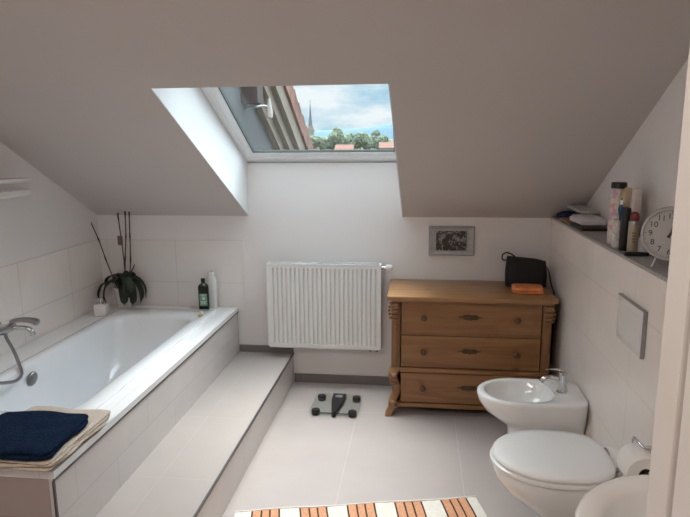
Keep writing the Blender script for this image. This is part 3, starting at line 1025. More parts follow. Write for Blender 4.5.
snk = thing('washbasin', 'white washbasin corner in the bottom right, partly behind the door jamb', 'washbasin', (XP, 1.155, 0))
bm = bmesh.new()
def ov(db, df, hw, z, e=0.55): return dshape(db, df, hw, 0.26, z, e)
rings = [ov(0.002, 0.26, 0.10, 0.66, 0.3), ov(0.002, 0.32, 0.14, 0.69, 0.35), ov(0.002, 0.44, 0.215, 0.755, 0.4), ov(0.002, 0.495, 0.252, 0.81, 0.45), ov(0.002, 0.512, 0.265, 0.838, 0.45), ov(0.004, 0.508, 0.262, 0.848, 0.45),
         ov(0.012, 0.500, 0.255, 0.851, 0.45), ov(0.13, 0.468, 0.225, 0.845, 0.75), ov(0.14, 0.455, 0.213, 0.832, 0.75), ov(0.15, 0.435, 0.197, 0.79, 0.8), ov(0.17, 0.39, 0.16, 0.735, 0.85), ov(0.22, 0.31, 0.06, 0.712, 0.95)]
loft(bm, rings)
new_obj('basin', bm, ceramic, snk, smooth=50)
bm = bmesh.new()
lathe(bm, [(0.024, 0), (0.021, 0.01), (0.020, 0.11), (0.008, 0.125)], n=24)
tube(bm, spline([(-0.01, 0, 0.07), (-0.06, 0, 0.09), (-0.11, 0, 0.085), (-0.13, 0, 0.06)]), 0.012, 12)
new_obj('tap', bm, chrome, snk, loc=(-0.07, 0, 0.851), smooth=45)
bm = bmesh.new(); lathe(bm, [(0.022, 0), (0.02, 0.004), (0.006, 0.006)], n=20)
new_obj('drain', bm, chrome, snk, loc=(-0.262, 0, 0.712), smooth=45)

# flush plate
fp = thing('flush_plate', 'white flush plate with chrome edge on the tiled wall above the toilet', 'flush plate', (XP, 2.405, 0.940))
bm = bmesh.new(); box(bm, (-0.014, -0.150, -0.092), (-0.0005, 0.138, 0.088), 0.003)
new_obj('plate', bm, mat('flush plate white', (0.73, 0.705, 0.68), 0.3), fp, smooth=40)
bm = bmesh.new()
box(bm, (-0.0165, -0.153, -0.092), (-0.0005, -0.1505, 0.090))
box(bm, (-0.0165, -0.153, 0.0885), (-0.0005, 0.138, 0.0915))
new_obj('edge_trim', bm, steel, fp)
bm = bmesh.new(); box(bm, (-0.0152, -0.128, -0.066), (-0.0141, 0.118, 0.064), 0.0005)
new_obj('flush_button', bm, MATS['flush plate white'], fp)

# paper holder + roll
ph = thing('paper_holder', 'chrome toilet roll holder on the right wall beside the toilet', 'holder', (XP, 2.05, 0.595))
bm = bmesh.new()
lathe(bm, [(0.020, -0.0005), (0.020, -0.006), (0.008, -0.010), (0.007, -0.055)], axis='x', n=18)
tube(bm, spline([(-0.052, 0, 0.0), (-0.060, 0.03, 0.005), (-0.062, 0.065, 0.004), (-0.061, 0.078, -0.02), (-0.060, 0.078, -0.046), (-0.060, 0.06, -0.050), (-0.060, -0.085, -0.050)]), 0.0045, 10)
new_obj('holder_arm', bm, chrome, ph, smooth=50)
tr = thing('toilet_roll', 'white toilet paper roll hanging on the chrome holder by the jamb', 'toilet paper', (XP - 0.066, 2.03, 0.545))
tr.scale = (1.12, 1.12, 1.12)
paper = mat('tissue paper', (0.80, 0.775, 0.74), 0.95, bump=0.3, bump_scale=90)
bm = bmesh.new()
lathe(bm, [(0.0215, -0.05), (0.055, -0.05), (0.056, -0.047), (0.056, 0.047), (0.055, 0.05), (0.0215, 0.05)], axis='y', n=40, cap0=False, cap1=False)
vr = bm.verts
prof = [(-0.056, 0.0), (-0.0572, -0.03), (-0.0568, -0.07), (-0.0575, -0.10)]
new_obj('paper', bm, paper, tr, loc=(0, 0, -0.012), smooth=40)
bm = bmesh.new()
lathe(bm, [(0.0214, -0.0495), (0.0214, 0.0495), (0.0200, 0.0495), (0.0200, -0.0495), (0.0214, -0.0495)], axis='y', n=32, cap0=False, cap1=False)
new_obj('core', bm, mat('cardboard', (0.22, 0.16, 0.12), 0.9), tr, loc=(0, 0, -0.012))

# ---------------------------------------------------------------- towels on bath corner
beige = mat('beige towel', (0.56, 0.485, 0.41), 0.95, noise_amt=0.08, noise_scale=60, bump=0.8, bump_scale=150, spec=0.1)
navy = mat('navy towel', (0.006, 0.016, 0.040), 0.95, noise_amt=0.25, noise_scale=40, bump=0.9, bump_scale=130, spec=0.1)
cloth_stack('bath_mat', 8, 8, 0.355, 0.430, 0.034, beige, 'beige folded bath mat on the near corner of the bathtub, under the navy towel', 'bath mat', (-1.415, 1.955, ZD + 0.0145), math.radians(-1.0), 3, 1, 0.010)
cloth_stack('towel', 8, 8, 0.350, 0.305, 0.034, navy, 'navy blue folded towel lying on top of the beige mat', 'towel', (-1.425, 1.890, ZD + 0.0145 + 0.039), math.radians(3), 2, 9, 0.014)

# ---------------------------------------------------------------- orchid and bottles on the deck
pot = thing('potted_orchid', 'white potted orchid with bare stems and dark drooping leaves in the tub corner', 'plant', (-2.05, 3.879, ZD))
pot.scale = (1.18, 1.12, 1.14)
bm = bmesh.new()
lathe(bm, [(0.038, 0), (0.041, 0.003), (0.056, 0.118), (0.058, 0.122), (0.058, 0.130), (0.054, 0.130), (0.052, 0.112)], n=36, cap1=False)
new_obj('pot', bm, ceramic, pot, smooth=40)
bm = bmesh.new(); lathe(bm, [(0.0515, 0.100), (0.0515, 0.112), (0.02, 0.118)], n=24)
new_obj('bark', bm, mat('bark soil', (0.05, 0.035, 0.025), 0.95, noise_amt=0.4, noise_scale=80, bump=0.8), pot)
leaf_m = mat('orchid leaf', (0.018, 0.028, 0.017), 0.45, noise_amt=0.3, noise_scale=14)
def leaf(ang, pts, w):
    bm = bmesh.new()
    P = spline([(r * math.cos(ang), r * math.sin(ang), z) for r, z in pts], 5)
    side = Vector((-math.sin(ang), math.cos(ang), 0))
    rings = []
    for i, p in enumerate(P):
        t = i / (len(P) - 1)
        ww = w * (0.25 + 0.75 * math.sin(PI * min(1, t * 0.85 + 0.12)) ** 0.8) * (1 - 0.85 * max(0, t - 0.85) / 0.15)
        d = (P[min(i + 1, len(P) - 1)] - P[max(i - 1, 0)]).normalized()
        nn = side.cross(d).normalized()
        ring = []
        for a, k in ((-1, 0.25), (-0.5, 0.06), (0, -0.04), (0.5, 0.06), (1, 0.25)):
            ring.append(tuple(p + side * ww * a + nn * (-ww * k)))
        for a, k in ((0.95, 0.29), (0.5, 0.10), (0, 0.02), (-0.5, 0.10), (-0.95, 0.29)):
            ring.append(tuple(p + side * ww * a + nn * (-ww * k) - nn * 0.003))
        rings.append(ring)
    loft(bm, rings)
    new_obj('leaf', bm, leaf_m, pot, smooth=60)

leaf(math.radians(200), [(0.0, 0.115), (0.05, 0.165), (0.095, 0.135), (0.110, 0.075), (0.100, 0.030)], 0.020)
leaf(math.radians(186), [(0.0, 0.115), (0.05, 0.155), (0.115, 0.145), (0.145, 0.095), (0.150, 0.045)], 0.020)
leaf(math.radians(222), [(0.0, 0.115), (0.04, 0.170), (0.085, 0.155), (0.115, 0.115)], 0.022)
leaf(math.radians(296), [(0.0, 0.115), (0.03, 0.160), (0.066, 0.130), (0.078, 0.070), (0.072, 0.032)], 0.028)
leaf(math.radians(325), [(0.0, 0.115), (0.04, 0.175), (0.085, 0.145), (0.10, 0.07), (0.088, 0.030)], 0.028)
leaf(math.radians(352), [(0.0, 0.115), (0.05, 0.17), (0.095, 0.15), (0.115, 0.09), (0.108, 0.03)], 0.027)
leaf(math.radians(15), [(0.0, 0.115), (0.05, 0.18), (0.09, 0.17), (0.12, 0.12), (0.125, 0.05)], 0.024)
leaf(math.radians(22), [(0.0, 0.115), (0.035, 0.19), (0.06, 0.23), (0.075, 0.265)], 0.014)
leaf(math.radians(300), [(0.0, 0.13), (0.02, 0.20), (0.04, 0.215), (0.065, 0.185)], 0.030)
leaf(math.radians(250), [(0.0, 0.12), (0.02, 0.18), (0.045, 0.19), (0.075, 0.165)], 0.028)
leaf(math.radians(335), [(0.0, 0.12), (0.03, 0.19), (0.05, 0.205), (0.075, 0.18)], 0.028)
leaf(math.radians(312), [(0.0, 0.12), (0.04, 0.20), (0.075, 0.19), (0.10, 0.13), (0.10, 0.08)], 0.032)
leaf(math.radians(175), [(0.0, 0.12), (0.04, 0.19), (0.09, 0.18), (0.12, 0.13)], 0.026)
leaf(math.radians(60), [(0.0, 0.12), (0.03, 0.20), (0.06, 0.20), (0.085, 0.16)], 0.030)
stem_m = mat('orchid stem', (0.045, 0.032, 0.026), 0.6)
for pts in ([(-0.03, -0.01, 0.12), (-0.085, -0.01, 0.28), (-0.125, -0.01, 0.42), (-0.175, -0.01, 0.555)],
            [(0.0, 0.0, 0.12), (0.018, 0.0, 0.24), (0.010, 0.0, 0.42), (0.0, 0.0, 0.585)],
            [(0.012, 0.0, 0.12), (0.018, 0.01, 0.28), (0.035, 0.01, 0.44), (0.042, 0.01, 0.605)],
            [(0.03, 0.0, 0.12), (0.046, 0.02, 0.27), (0.055, 0.02, 0.44), (0.062, 0.02, 0.605)]):
    bm = bmesh.new()
    P = spline(pts, 6)
    rs = [0.0032 + (0.0018 if i % 5 == 2 else 0) for i in range(len(P))]
    rs[-1] = 0.006
    tube(bm, P, rs, 8)
    new_obj('stem', bm, stem_m, pot, smooth=50)
bm = bmesh.new(); box(bm, (-0.008, -0.012, 0.390), (0.024, -0.008, 0.447), 0.002)
new_obj('tag', bm, mat('tag pinkish', (0.20, 0.12, 0.12), 0.7), pot)

sd = thing('soap_dispenser', 'small white cube soap dispenser with chrome neck beside the orchid pot', 'soap dispenser', (-2.065, 3.64, ZD + 0.0), math.radians(20))
sd.rotation_euler.z = math.radians(6)
sd.location = (-2.100, 3.66, ZD)
sd.scale = (1.15, 1.15, 1.15)
bm = bmesh.new(); box(bm, (-0.034, -0.034, 0.0), (0.034, 0.034, 0.070), 0.007, 3)
new_obj('container', bm, ceramic, sd, smooth=40)
bm = bmesh.new()
lathe(bm, [(0.014, 0.070), (0.014, 0.078), (0.010, 0.082), (0.010, 0.096), (0.013, 0.098), (0.012, 0.106), (0.004, 0.108)], n=20)
tube(bm, [(0, 0, 0.100), (-0.028, -0.008, 0.098)], 0.005, 8)
new_obj('pump', bm, chrome, sd, smooth=40)

green_b = mat('dark green bottle', (0.006, 0.018, 0.010), 0.15)
def stadium(hx, hy, z, e=0.6, n=32):
    return [(hx * abs(math.cos(2 * PI * i / n)) ** e * (1 if math.cos(2 * PI * i / n) > 0 else -1), hy * abs(math.sin(2 * PI * i / n)) ** e * (1 if math.sin(2 * PI * i / n) > 0 else -1), z) for i in range(n)]
gb = thing('shampoo_bottle', 'dark green bottle with pale green label standing at the rear tub corner', 'bottle', (-1.462, 3.868, ZD), math.radians(12))
gb.scale = (1.08, 1.08, 1.04)
bm = bmesh.new()
loft(bm, [stadium(0.030, 0.018, 0.0), stadium(0.033, 0.020, 0.004), stadium(0.033, 0.020, 0.150), stadium(0.030, 0.018, 0.166), stadium(0.016, 0.012, 0.178), stadium(0.011, 0.011, 0.183), stadium(0.011, 0.011, 0.188)])
new_obj('bottle_body', bm, green_b, gb, smooth=40)
bm = bmesh.new(); lathe(bm, [(0.0135, 0.188), (0.0135, 0.210), (0.012, 0.212)], n=20)
new_obj('cap', bm, dark_pl, gb, smooth=40)
bm = bmesh.new()
box(bm, (-0.024, -0.0212, 0.030), (0.024, -0.0202, 0.112))
lb = new_obj('label_sticker', bm, mat('pale green label', (0.16, 0.30, 0.22), 0.5), gb)
bm = bmesh.new()
for k, (w0, zc_) in enumerate(((0.018, 0.105), (0.012, 0.098), (0.020, 0.060), (0.014, 0.052), (0.016, 0.044))):
    box(bm, (-w0, -0.0218, zc_ - 0.002), (w0, -0.0213, zc_ + 0.002))
lathe(bm, [(0.010, 0), (0.010, 0.0006)], c=(0.002, -0.0219, 0.08), axis='y', n=14)
new_obj('printed_marks', bm, mat('label print', (0.62, 0.68, 0.62), 0.5), lb)

wb = thing('lotion_bottle', 'slim white bottle with grey cap standing behind the dark green bottle', 'bottle', (-1.418, 3.915, ZD), 0)
wb.scale = (1.1, 1.1, 1.06)
bm = bmesh.new()
loft(bm, [stadium(0.031, 0.017, 0.0), stadium(0.034, 0.019, 0.005), stadium(0.034, 0.019, 0.17), stadium(0.030, 0.018, 0.195), stadium(0.020, 0.015, 0.212)])
new_obj('bottle_body', bm, mat('bottle white', (0.74, 0.76, 0.74), 0.3), wb, smooth=40)
bm = bmesh.new(); loft(bm, [stadium(0.020, 0.014, 0.2125), stadium(0.019, 0.013, 0.243), stadium(0.014, 0.009, 0.246)])
new_obj('cap', bm, white_pl, wb, smooth=40)

bd = thing('bath_trinket', 'tiny yellow and white bath trinket lying on the deck before the bottles', 'trinket', (-1.405, 3.64 + 0.0, ZD))
bd.location = (-1.412, 3.66, ZD + 0.0131)
bm = bmesh.new()
lathe(bm, [(0.010, 0), (0.017, 0.004), (0.018, 0.010), (0.010, 0.016), (0.003, 0.018)], n=18)
new_obj('base', bm, mat('trinket yellow', (0.60, 0.42, 0.12), 0.4), bd, smooth=60)
bm = bmesh.new()
lathe(bm, [(0.004, 0), (0.010, 0.004), (0.010, 0.012), (0.003, 0.016)], c=(0.006, 0.004, 0.016), n=14)
new_obj('knob', bm, white_pl, bd, smooth=60)

# ---------------------------------------------------------------- things on the ledge
ZL = 1.1902
def flat_pack(name, label, cat, loc, rz, sx, sy, h, mats_, group=None, crumple=0.0):
    bm = bmesh.new()
    nx_, ny_ = 10, 10
    top = [[None] * (ny_ + 1) for _ in range(nx_ + 1)]
    bot = [[None] * (ny_ + 1) for _ in range(nx_ + 1)]
    for i in range(nx_ + 1):
        for j in range(ny_ + 1):
            x_ = -sx / 2 + sx * i / nx_; y_ = -sy / 2 + sy * j / ny_
            edge = min(i, j, nx_ - i, ny_ - j)
            hh = h * (0.55 if edge == 0 else 0.85 if edge == 1 else 1) + crumple * noise.noise(Vector((x_ * 30, y_ * 30, h * 90)))
            top[i][j] = bm.verts.new((x_, y_, max(0.003, hh)))
            bot[i][j] = bm.verts.new((x_ * 0.98, y_ * 0.98, 0))
    for i in range(nx_):
        for j in range(ny_):
            bm.faces.new((top[i][j], top[i + 1][j], top[i + 1][j + 1], top[i][j + 1]))
            bm.faces.new((bot[i][j], bot[i][j + 1], bot[i + 1][j + 1], bot[i + 1][j]))
    for i in range(nx_):
        bm.faces.new((bot[i][0], bot[i + 1][0], top[i + 1][0], top[i][0]))
        bm.faces.new((top[i][ny_], top[i + 1][ny_], bot[i + 1][ny_], bot[i][ny_]))
    for j in range(ny_):
        bm.faces.new((top[0][j], top[0][j + 1], bot[0][j + 1], bot[0][j]))
        bm.faces.new((bot[nx_][j], bot[nx_][j + 1], top[nx_][j + 1], top[nx_][j]))
    o = new_obj(name, bm, mats_, None, loc, (0, 0, rz), smooth=50)
    return tag(o, label, cat, group)
foil = mat('pack white', (0.62, 0.60, 0.60), 0.4, noise_amt=0.06, noise_scale=30)
flat_pack('cloth_pouch', 'dark blue patterned pouch at the far end of the ledge', 'pouch', (0.935, 3.87, ZL), 0.0, 0.13, 0.11, 0.045, mat('pouch blue', (0.03, 0.035, 0.12), 0.7, noise_amt=0.8, noise_scale=60), crumple=0.006)
flat_pack('wallet', 'black flat case on the ledge beneath the crumpled white pack', 'case', (0.930, 3.40, ZL), 0.0, 0.135, 0.26, 0.026, mat('case black', (0.02, 0.014, 0.013), 0.4), crumple=0.001)
flat_pack('tissue_pack', 'crumpled white pack lying on the flat black case on the ledge', 'pack', (0.928, 3.42, ZL + 0.0275), 0.05, 0.125, 0.23, 0.040, foil, crumple=0.010)
flat_pack('paper_pack', 'tan paper packet lying on the ledge between pouch and black case', 'packet', (0.895, 3.68, ZL), 0.1, 0.075, 0.16, 0.018, mat('packet tan', (0.36, 0.24, 0.14), 0.8, noise_amt=0.2, noise_scale=40), crumple=0.003)
flat_pack('magazine', 'long grey white magazine on the rearmost stack on the ledge', 'magazine', (0.955, 3.66, ZL + 0.072), 0.0, 0.10, 0.40, 0.024, mat('magazine grey', (0.50, 0.49, 0.48), 0.4, noise_amt=0.2, noise_scale=25), crumple=0.002)
# support stack under the magazine
flat_pack('book', 'dark paperback under the long magazine at the far end of the ledge', 'book', (0.975, 3.70, ZL), 0.0, 0.06, 0.16, 0.071, mat('book dark', (0.04, 0.04, 0.06), 0.5), crumple=0.0)

def noise_print(name, cols, scale):
    m = bpy.data.materials.new(name); m.use_nodes = True
    t = m.node_tree; b = t.nodes['Principled BSDF']; b.inputs['Roughness'].default_value = 0.35
    c = N(t, 'ShaderNodeTexCoord')
    v = N(t, 'ShaderNodeTexVoronoi'); v.inputs['Scale'].default_value = scale
    t.links.new(c.outputs['Object'], v.inputs['Vector'])
    s = N(t, 'ShaderNodeSeparateColor'); t.links.new(v.outputs['Color'], s.inputs[0])
    r = N(t, 'ShaderNodeValToRGB'); r.color_ramp.interpolation = 'CONSTANT'
    for i, cc in enumerate(cols):
        if i < 2:
            e = r.color_ramp.elements[i]; e.position = i / len(cols)
        else:
            e = r.color_ramp.elements.new(i / len(cols))
        e.color = (*cc, 1)
    t.links.new(s.outputs[0], r.inputs[0]); t.links.new(r.outputs[0], b.inputs['Base Color'])
    return m
# tall patterned bag/box behind
tb = thing('hair_spray_can', 'tall patterned cream can with black lid, tallest on the ledge', 'can', (0.905, 2.86, ZL))
bm = bmesh.new()
lathe(bm, [(0.034, 0), (0.036, 0.004), (0.036, 0.240), (0.034, 0.250), (0.032, 0.254)], n=32)
new_obj('can_body', bm, noise_print('floral print', [(0.62, 0.55, 0.50), (0.60, 0.50, 0.44), (0.62, 0.30, 0.35), (0.65, 0.60, 0.55), (0.45, 0.35, 0.50), (0.62, 0.55, 0.45)], 60), tb, smooth=40)
bm = bmesh.new()
lathe(bm, [(0.034, 0.2545), (0.034, 0.276), (0.030, 0.282), (0.01, 0.283)], n=32)
new_obj('lid', bm, dark_pl, tb, smooth=40)
tb2 = thing('powder_tube', 'beige rounded tube standing right of the patterned can', 'tube', (0.925, 2.80, ZL))
bm = bmesh.new()
loft(bm, [stadium(0.028, 0.022, 0.0), stadium(0.030, 0.024, 0.006), stadium(0.031, 0.024, 0.20), stadium(0.026, 0.020, 0.245), stadium(0.010, 0.010, 0.262)])
new_obj('tube_body', bm, noise_print('beige print', [(0.52, 0.42, 0.27), (0.56, 0.46, 0.32), (0.48, 0.36, 0.24)], 40), tb2, smooth=50)
bm = bmesh.new(); box(bm, (-0.018, -0.0262, 0.06), (0.018, -0.0245, 0.12), 0.0005)
new_obj('label_sticker', bm, foil, tb2)
tw = thing('lotion_bottle', 'tall pinkish white bottle with flat cap standing against the right wall', 'bottle', (0.945, 2.745, ZL))
tw.scale = (0.8, 0.8, 1.0)
bm = bmesh.new()
loft(bm, [stadium(0.024, 0.021, 0.0), stadium(0.026, 0.023, 0.004), stadium(0.026, 0.023, 0.20), stadium(0.024, 0.021, 0.212)])
new_obj('bottle_body', bm, mat('bottle blush', (0.60, 0.52, 0.49), 0.4), tw, smooth=40)
bm = bmesh.new(); loft(bm, [stadium(0.0235, 0.021, 0.2125), stadium(0.0225, 0.020, 0.258), stadium(0.018, 0.015, 0.264)])
new_obj('cap', bm, mat('cap blush', (0.63, 0.57, 0.54), 0.4), tw, smooth=40)
# toothbrush cup with blue toothbrush
cup = thing('toothbrush_tumbler', 'small white tumbler with grey print on the ledge, left of the black spray can', 'tumbler', (0.877, 2.745, ZL))
bm = bmesh.new()
lathe(bm, [(0.020, 0), (0.022, 0.002), (0.0225, 0.125), (0.0205, 0.125), (0.020, 0.006)], n=28)
new_obj('cup', bm, mat('tumbler print', (0.55, 0.52, 0.50), 0.3, noise_amt=0.35, noise_scale=70), cup, smooth=40)
tbr = thing('toothbrush', 'blue toothbrush standing upright in the white tumbler', 'toothbrush', (0.877, 2.745, ZL + 0.0062))
bm = bmesh.new()
tube(bm, spline([(0.0, 0.0, 0.005), (0.002, 0, 0.08), (0.006, 0, 0.14), (0.006, 0, 0.18), (0.008, 0, 0.215)]), [0.004] * 12 + [0.008, 0.0095, 0.0105, 0.0115, 0.011, 0.009, 0.007, 0.0055, 0.005, 0.0045, 0.004, 0.003, 0.002], 12)
new_obj('handle', bm, mat('toothbrush blue', (0.01, 0.10, 0.19), 0.3), tbr, smooth=50)
bm = bmesh.new(); box(bm, (-0.0005, -0.010, 0.185), (0.010, -0.004, 0.205), 0.001)
new_obj('bristles', bm, white_pl, tbr)
# black spray
bs = thing('spray_can', 'black cylindrical spray can at the front of the ledge cluster', 'can', (0.884, 2.675, ZL))
bm = bmesh.new()
lathe(bm, [(0.019, 0), (0.021, 0.003), (0.021, 0.130), (0.019, 0.137)], n=28)
new_obj('can_body', bm, dark_pl, bs, smooth=40)
bm = bmesh.new()
lathe(bm, [(0.0195, 0.1375), (0.0195, 0.178), (0.017, 0.184), (0.006, 0.186)], n=28)
new_obj('cap', bm, mat('cap black', (0.02, 0.02, 0.022), 0.5), bs, smooth=40)
# silver deodorant w/ red cap
ds = thing('deodorant_can', 'silver gold deodorant can with dark red cap right of the black spray can', 'can', (0.900, 2.615, ZL))
bm = bmesh.new()
lathe(bm, [(0.0205, 0), (0.0225, 0.003), (0.0225, 0.120), (0.018, 0.132), (0.016, 0.136)], n=28)
bo = new_obj('can_body', bm, mat('can champagne', (0.42, 0.36, 0.27), 0.35, 0.5), ds, smooth=40)
bm = bmesh.new()
lathe(bm, [(0.0228, 0.118), (0.0228, 0.132), (0.021, 0.135)], n=28, cap0=False, cap1=False)
new_obj('collar_band', bm, steel, bo, smooth=40)
bm = bmesh.new()
lathe(bm, [(0.0175, 0.1365), (0.0185, 0.150), (0.0165, 0.165), (0.009, 0.172), (0.002, 0.174)], n=28)
new_obj('cap', bm, mat('cap red', (0.20, 0.035, 0.035), 0.35), ds, smooth=40)
bm = bmesh.new()
for z_, w0 in ((0.085, 0.009), (0.072, 0.006), (0.060, 0.008), (0.048, 0.005)):
    box(bm, (-0.006 - w0, -0.0232, z_), (-0.006 + w0, -0.0205, z_ + 0.004))
new_obj('printed_marks', bm, mat('print grey', (0.16, 0.15, 0.14), 0.5), bo)
# glass jar & dark bottle beside clock
gj = thing('cream_jar', 'small clear and white jar on the ledge between deodorant and clock', 'jar', (0.940, 2.60, ZL))
bm = bmesh.new()
lathe(bm, [(0.022, 0), (0.025, 0.003), (0.025, 0.062), (0.021, 0.070)], n=28)
new_obj('jar_body', bm, mat('jar glassy', (0.45, 0.47, 0.48), 0.1), gj, smooth=40)
bm = bmesh.new()
lathe(bm, [(0.023, 0.0705), (0.024, 0.073), (0.024, 0.098), (0.020, 0.101)], n=28)
new_obj('lid', bm, steel, gj, smooth=40)
db = thing('perfume_bottle', 'black capped bottle standing behind the round alarm clock', 'bottle', (0.968, 2.52, ZL))
bm = bmesh.new()
lathe(bm, [(0.018, 0), (0.020, 0.003), (0.020, 0.100), (0.012, 0.110), (0.011, 0.114)], n=24)
new_obj('bottle_body', bm, mat('bottle smoky', (0.10, 0.10, 0.11), 0.2), db, smooth=40)
bm = bmesh.new()
lathe(bm, [(0.0145, 0.1145), (0.0145, 0.150), (0.012, 0.154)], n=24)
new_obj('cap', bm, dark_pl, db, smooth=40)
# hair brush with black handle over the edge
hb = thing('hairbrush', 'black handled hairbrush lying on the ledge before the alarm clock', 'hairbrush', (0.915, 2.53, ZL))
bm = bmesh.new()
tube(bm, [(-0.075, -0.005, 0.009), (-0.06, -0.004, 0.010), (-0.02, -0.002, 0.010), (0.01, 0, 0.009), (0.02, 0, 0.009)], [0.007, 0.0095, 0.010, 0.0085, 0.007], 14)
new_obj('handle', bm, dark_pl, hb, smooth=50)
bm = bmesh.new()
tube(bm, [(0.021, 0, 0.010), (0.03, 0.0, 0.012), (0.06, 0.002, 0.012), (0.075, 0.003, 0.011)], [0.006, 0.011, 0.012, 0.007], 14)
new_obj('head', bm, steel, hb, smooth=50)

# alarm clock
ck = thing('alarm_clock', 'large round silver alarm clock with pale dial, cut off by the jamb', 'clock', (0.915, 2.28, ZL), math.radians(-28))
CR = 0.098
zc0 = 0.130
bm = bmesh.new()
lathe(bm, [(CR - 0.012, 0.028), (CR, 0.022), (CR + 0.002, 0.0), (CR, -0.024), (CR - 0.004, -0.030), (CR - 0.009, -0.030), (CR - 0.009, -0.022)], c=(0, 0, zc0), axis='y', n=56, cap1=False)
new_obj('case', bm, mat('clock silver', (0.55, 0.54, 0.53), 0.35, 0.6), ck, smooth=35)
bm = bmesh.new()
lathe(bm, [(CR - 0.0095, -0.0205), (CR - 0.0095, -0.0225)], c=(0, 0, zc0), axis='y', n=56)
dial = new_obj('dial', bm, mat('dial grey', (0.46, 0.45, 0.44), 0.6), ck)
ink = mat('dial ink', (0.05, 0.045, 0.045), 0.6)
bm = bmesh.new()
for i in range(60):
    a = 2 * PI * i / 60
    l = 0.006 if i % 5 == 0 else 0.003
    r0 = CR - 0.013
    d = Vector((math.sin(a), 0, math.cos(a))); p = Vector((math.cos(a), 0, -math.sin(a))) * (0.0009 if i % 5 == 0 else 0.0005)
    q = [d * r0 + p, d * r0 - p, d * (r0 - l) - p, d * (r0 - l) + p]
    loft(bm, [[(v.x, -0.0226, v.z + zc0) for v in q], [(v.x, -0.0232, v.z + zc0) for v in q]])
new_obj('minute_marks', bm, ink, ck)
for i in range(1, 13):
    a = 2 * PI * i / 12
    rr = CR - 0.033
    text_mesh('numeral', str(i), 0.029, ink, ck, (rr * math.sin(a), -0.0230, zc0 + rr * math.cos(a)), (PI / 2, 0, 0))
def hand(name, ang, ln, w0, y):
    bm = bmesh.new()
    a = math.radians(ang)
    d = Vector((math.sin(a), 0, math.cos(a))); p = Vector((math.cos(a), 0, -math.sin(a))) * w0
    q = [d * -0.014 + p, d * -0.014 - p, d * ln - p * 0.4, d * ln + p * 0.4]
    loft(bm, [[(v.x, y, v.z + zc0) for v in q], [(v.x, y - 0.001, v.z + zc0) for v in q]])
    new_obj(name, bm, ink, ck)
hand('hour_hand', 38, 0.046, 0.0042, -0.0240)
hand('minute_hand', 12, 0.066, 0.003, -0.0256)
bm = bmesh.new(); lathe(bm, [(0.005, -0.0236), (0.005, -0.028)], c=(0, 0, zc0), axis='y', n=16)
new_obj('pivot', bm, ink, ck)
for s in (-1, 1):
    bm = bmesh.new()
    tube(bm, [(s * 0.040, -0.005, zc0 - CR + 0.012), (s * 0.050, -0.012, 0.012), (s * 0.053, -0.014, 0.003)], [0.004, 0.004, 0.0035], 10)
    new_obj('leg', bm, MATS['clock silver'], ck, smooth=50)
bm = bmesh.new()
lathe(bm, [(0.006, -0.004), (0.006, 0.006)], c=(0.022, 0, zc0 + CR - 0.002), n=14)
tube(bm, [(0.022 + 0.016 * math.sin(2 * PI * i / 20), 0, zc0 + CR + 0.020 - 0.016 * math.cos(2 * PI * i / 20)) for i in range(21)], 0.0025, 8)
new_obj('top_ring', bm, MATS['clock silver'], ck, smooth=50)

# ---------------------------------------------------------------- outdoors through the window
rend = mat('render grey', (0.06, 0.063, 0.066), 0.9, noise_amt=0.08, noise_scale=1.5)
board = mat('cream boards', (0.16, 0.125, 0.095), 0.7, noise_amt=0.12, noise_scale=4, stretch=(1, 0.5, 6))
brown = mat('brown purlin', (0.03, 0.02, 0.017), 0.7)
tile_r = mat('red clay tile', (0.16, 0.07, 0.048), 0.8, noise_amt=0.4, noise_scale=3)
nh = thing('neighbour_house', 'neighbouring gable with cream barge boards and red clay roof tiles outside the window', 'house', (-1.6, 8, -8))
def NL(p): return (p[0] + 1.6, p[1] - 8, p[2] + 8)
SV = 0.543
def zl(y): return 1.96 + SV * (7.7 - y)
def vstrip(bm, x0, x1, y0, y1, d0, d1, mi=0):
    q = [(y0, zl(y0) + d0), (y1, zl(y1) + d0), (y1, zl(y1) + d1), (y0, zl(y0) + d1)]
    loft(bm, [[NL((x0, y, z)) for y, z in q], [NL((x1, y, z)) for y, z in q]], mi=mi)
Y0, Y1 = 4.9, 11.5
bm = bmesh.new()
q = [(Y0, -8), (Y1, -8), (Y1, zl(Y1) - 0.1), (Y0, zl(Y0) - 0.1)]
loft(bm, [[NL((-1.75, y, z)) for y, z in q], [NL((-6.0, y, z)) for y, z in q]])
new_obj('gable_wall', bm, rend, nh)
bm = bmesh.new()
vstrip(bm, -1.62, -1.56, Y0, Y1, -0.26, 0.0)
vstrip(bm, -1.68, -1.621, Y0, Y1, -0.43, -0.02)
vstrip(bm, -1.749, -1.681, Y0, Y1, -0.58, -0.04)
new_obj('barge_board', bm, board, nh)
bm = bmesh.new()
k = 0
y = Y0
while y < Y1:
    y2 = y + 0.26
    q = [(y, zl(y) - 0.02), (y2 + 0.03, zl(y2 + 0.03) - 0.02), (y2 + 0.03, zl(y2) + 0.20), (y, zl(y) + 0.27)]
    loft(bm, [[NL((-1.53, a, b)) for a, b in q], [NL((-1.559, a, b)) for a, b in q]])
    q = [(y, zl(y) + 0.23), (y2 + 0.04, zl(y2 + 0.04) + 0.17), (y2 + 0.04, zl(y2) + 0.22), (y, zl(y) + 0.29)]
    loft(bm, [[NL((-1.56, a, b)) for a, b in q], [NL((-6.0, a, b)) for a, b in q]])
    y = y2
new_obj('roof_tiles', bm, tile_r, nh)
bm = bmesh.new()
for yy in (6.02,):
    box(bm, NL((-1.749, yy - 0.11, zl(yy) - 0.80)), NL((-1.58, yy + 0.11, zl(yy) - 0.50)))
new_obj('purlin_end', bm, brown, nh)
bm = bmesh.new()
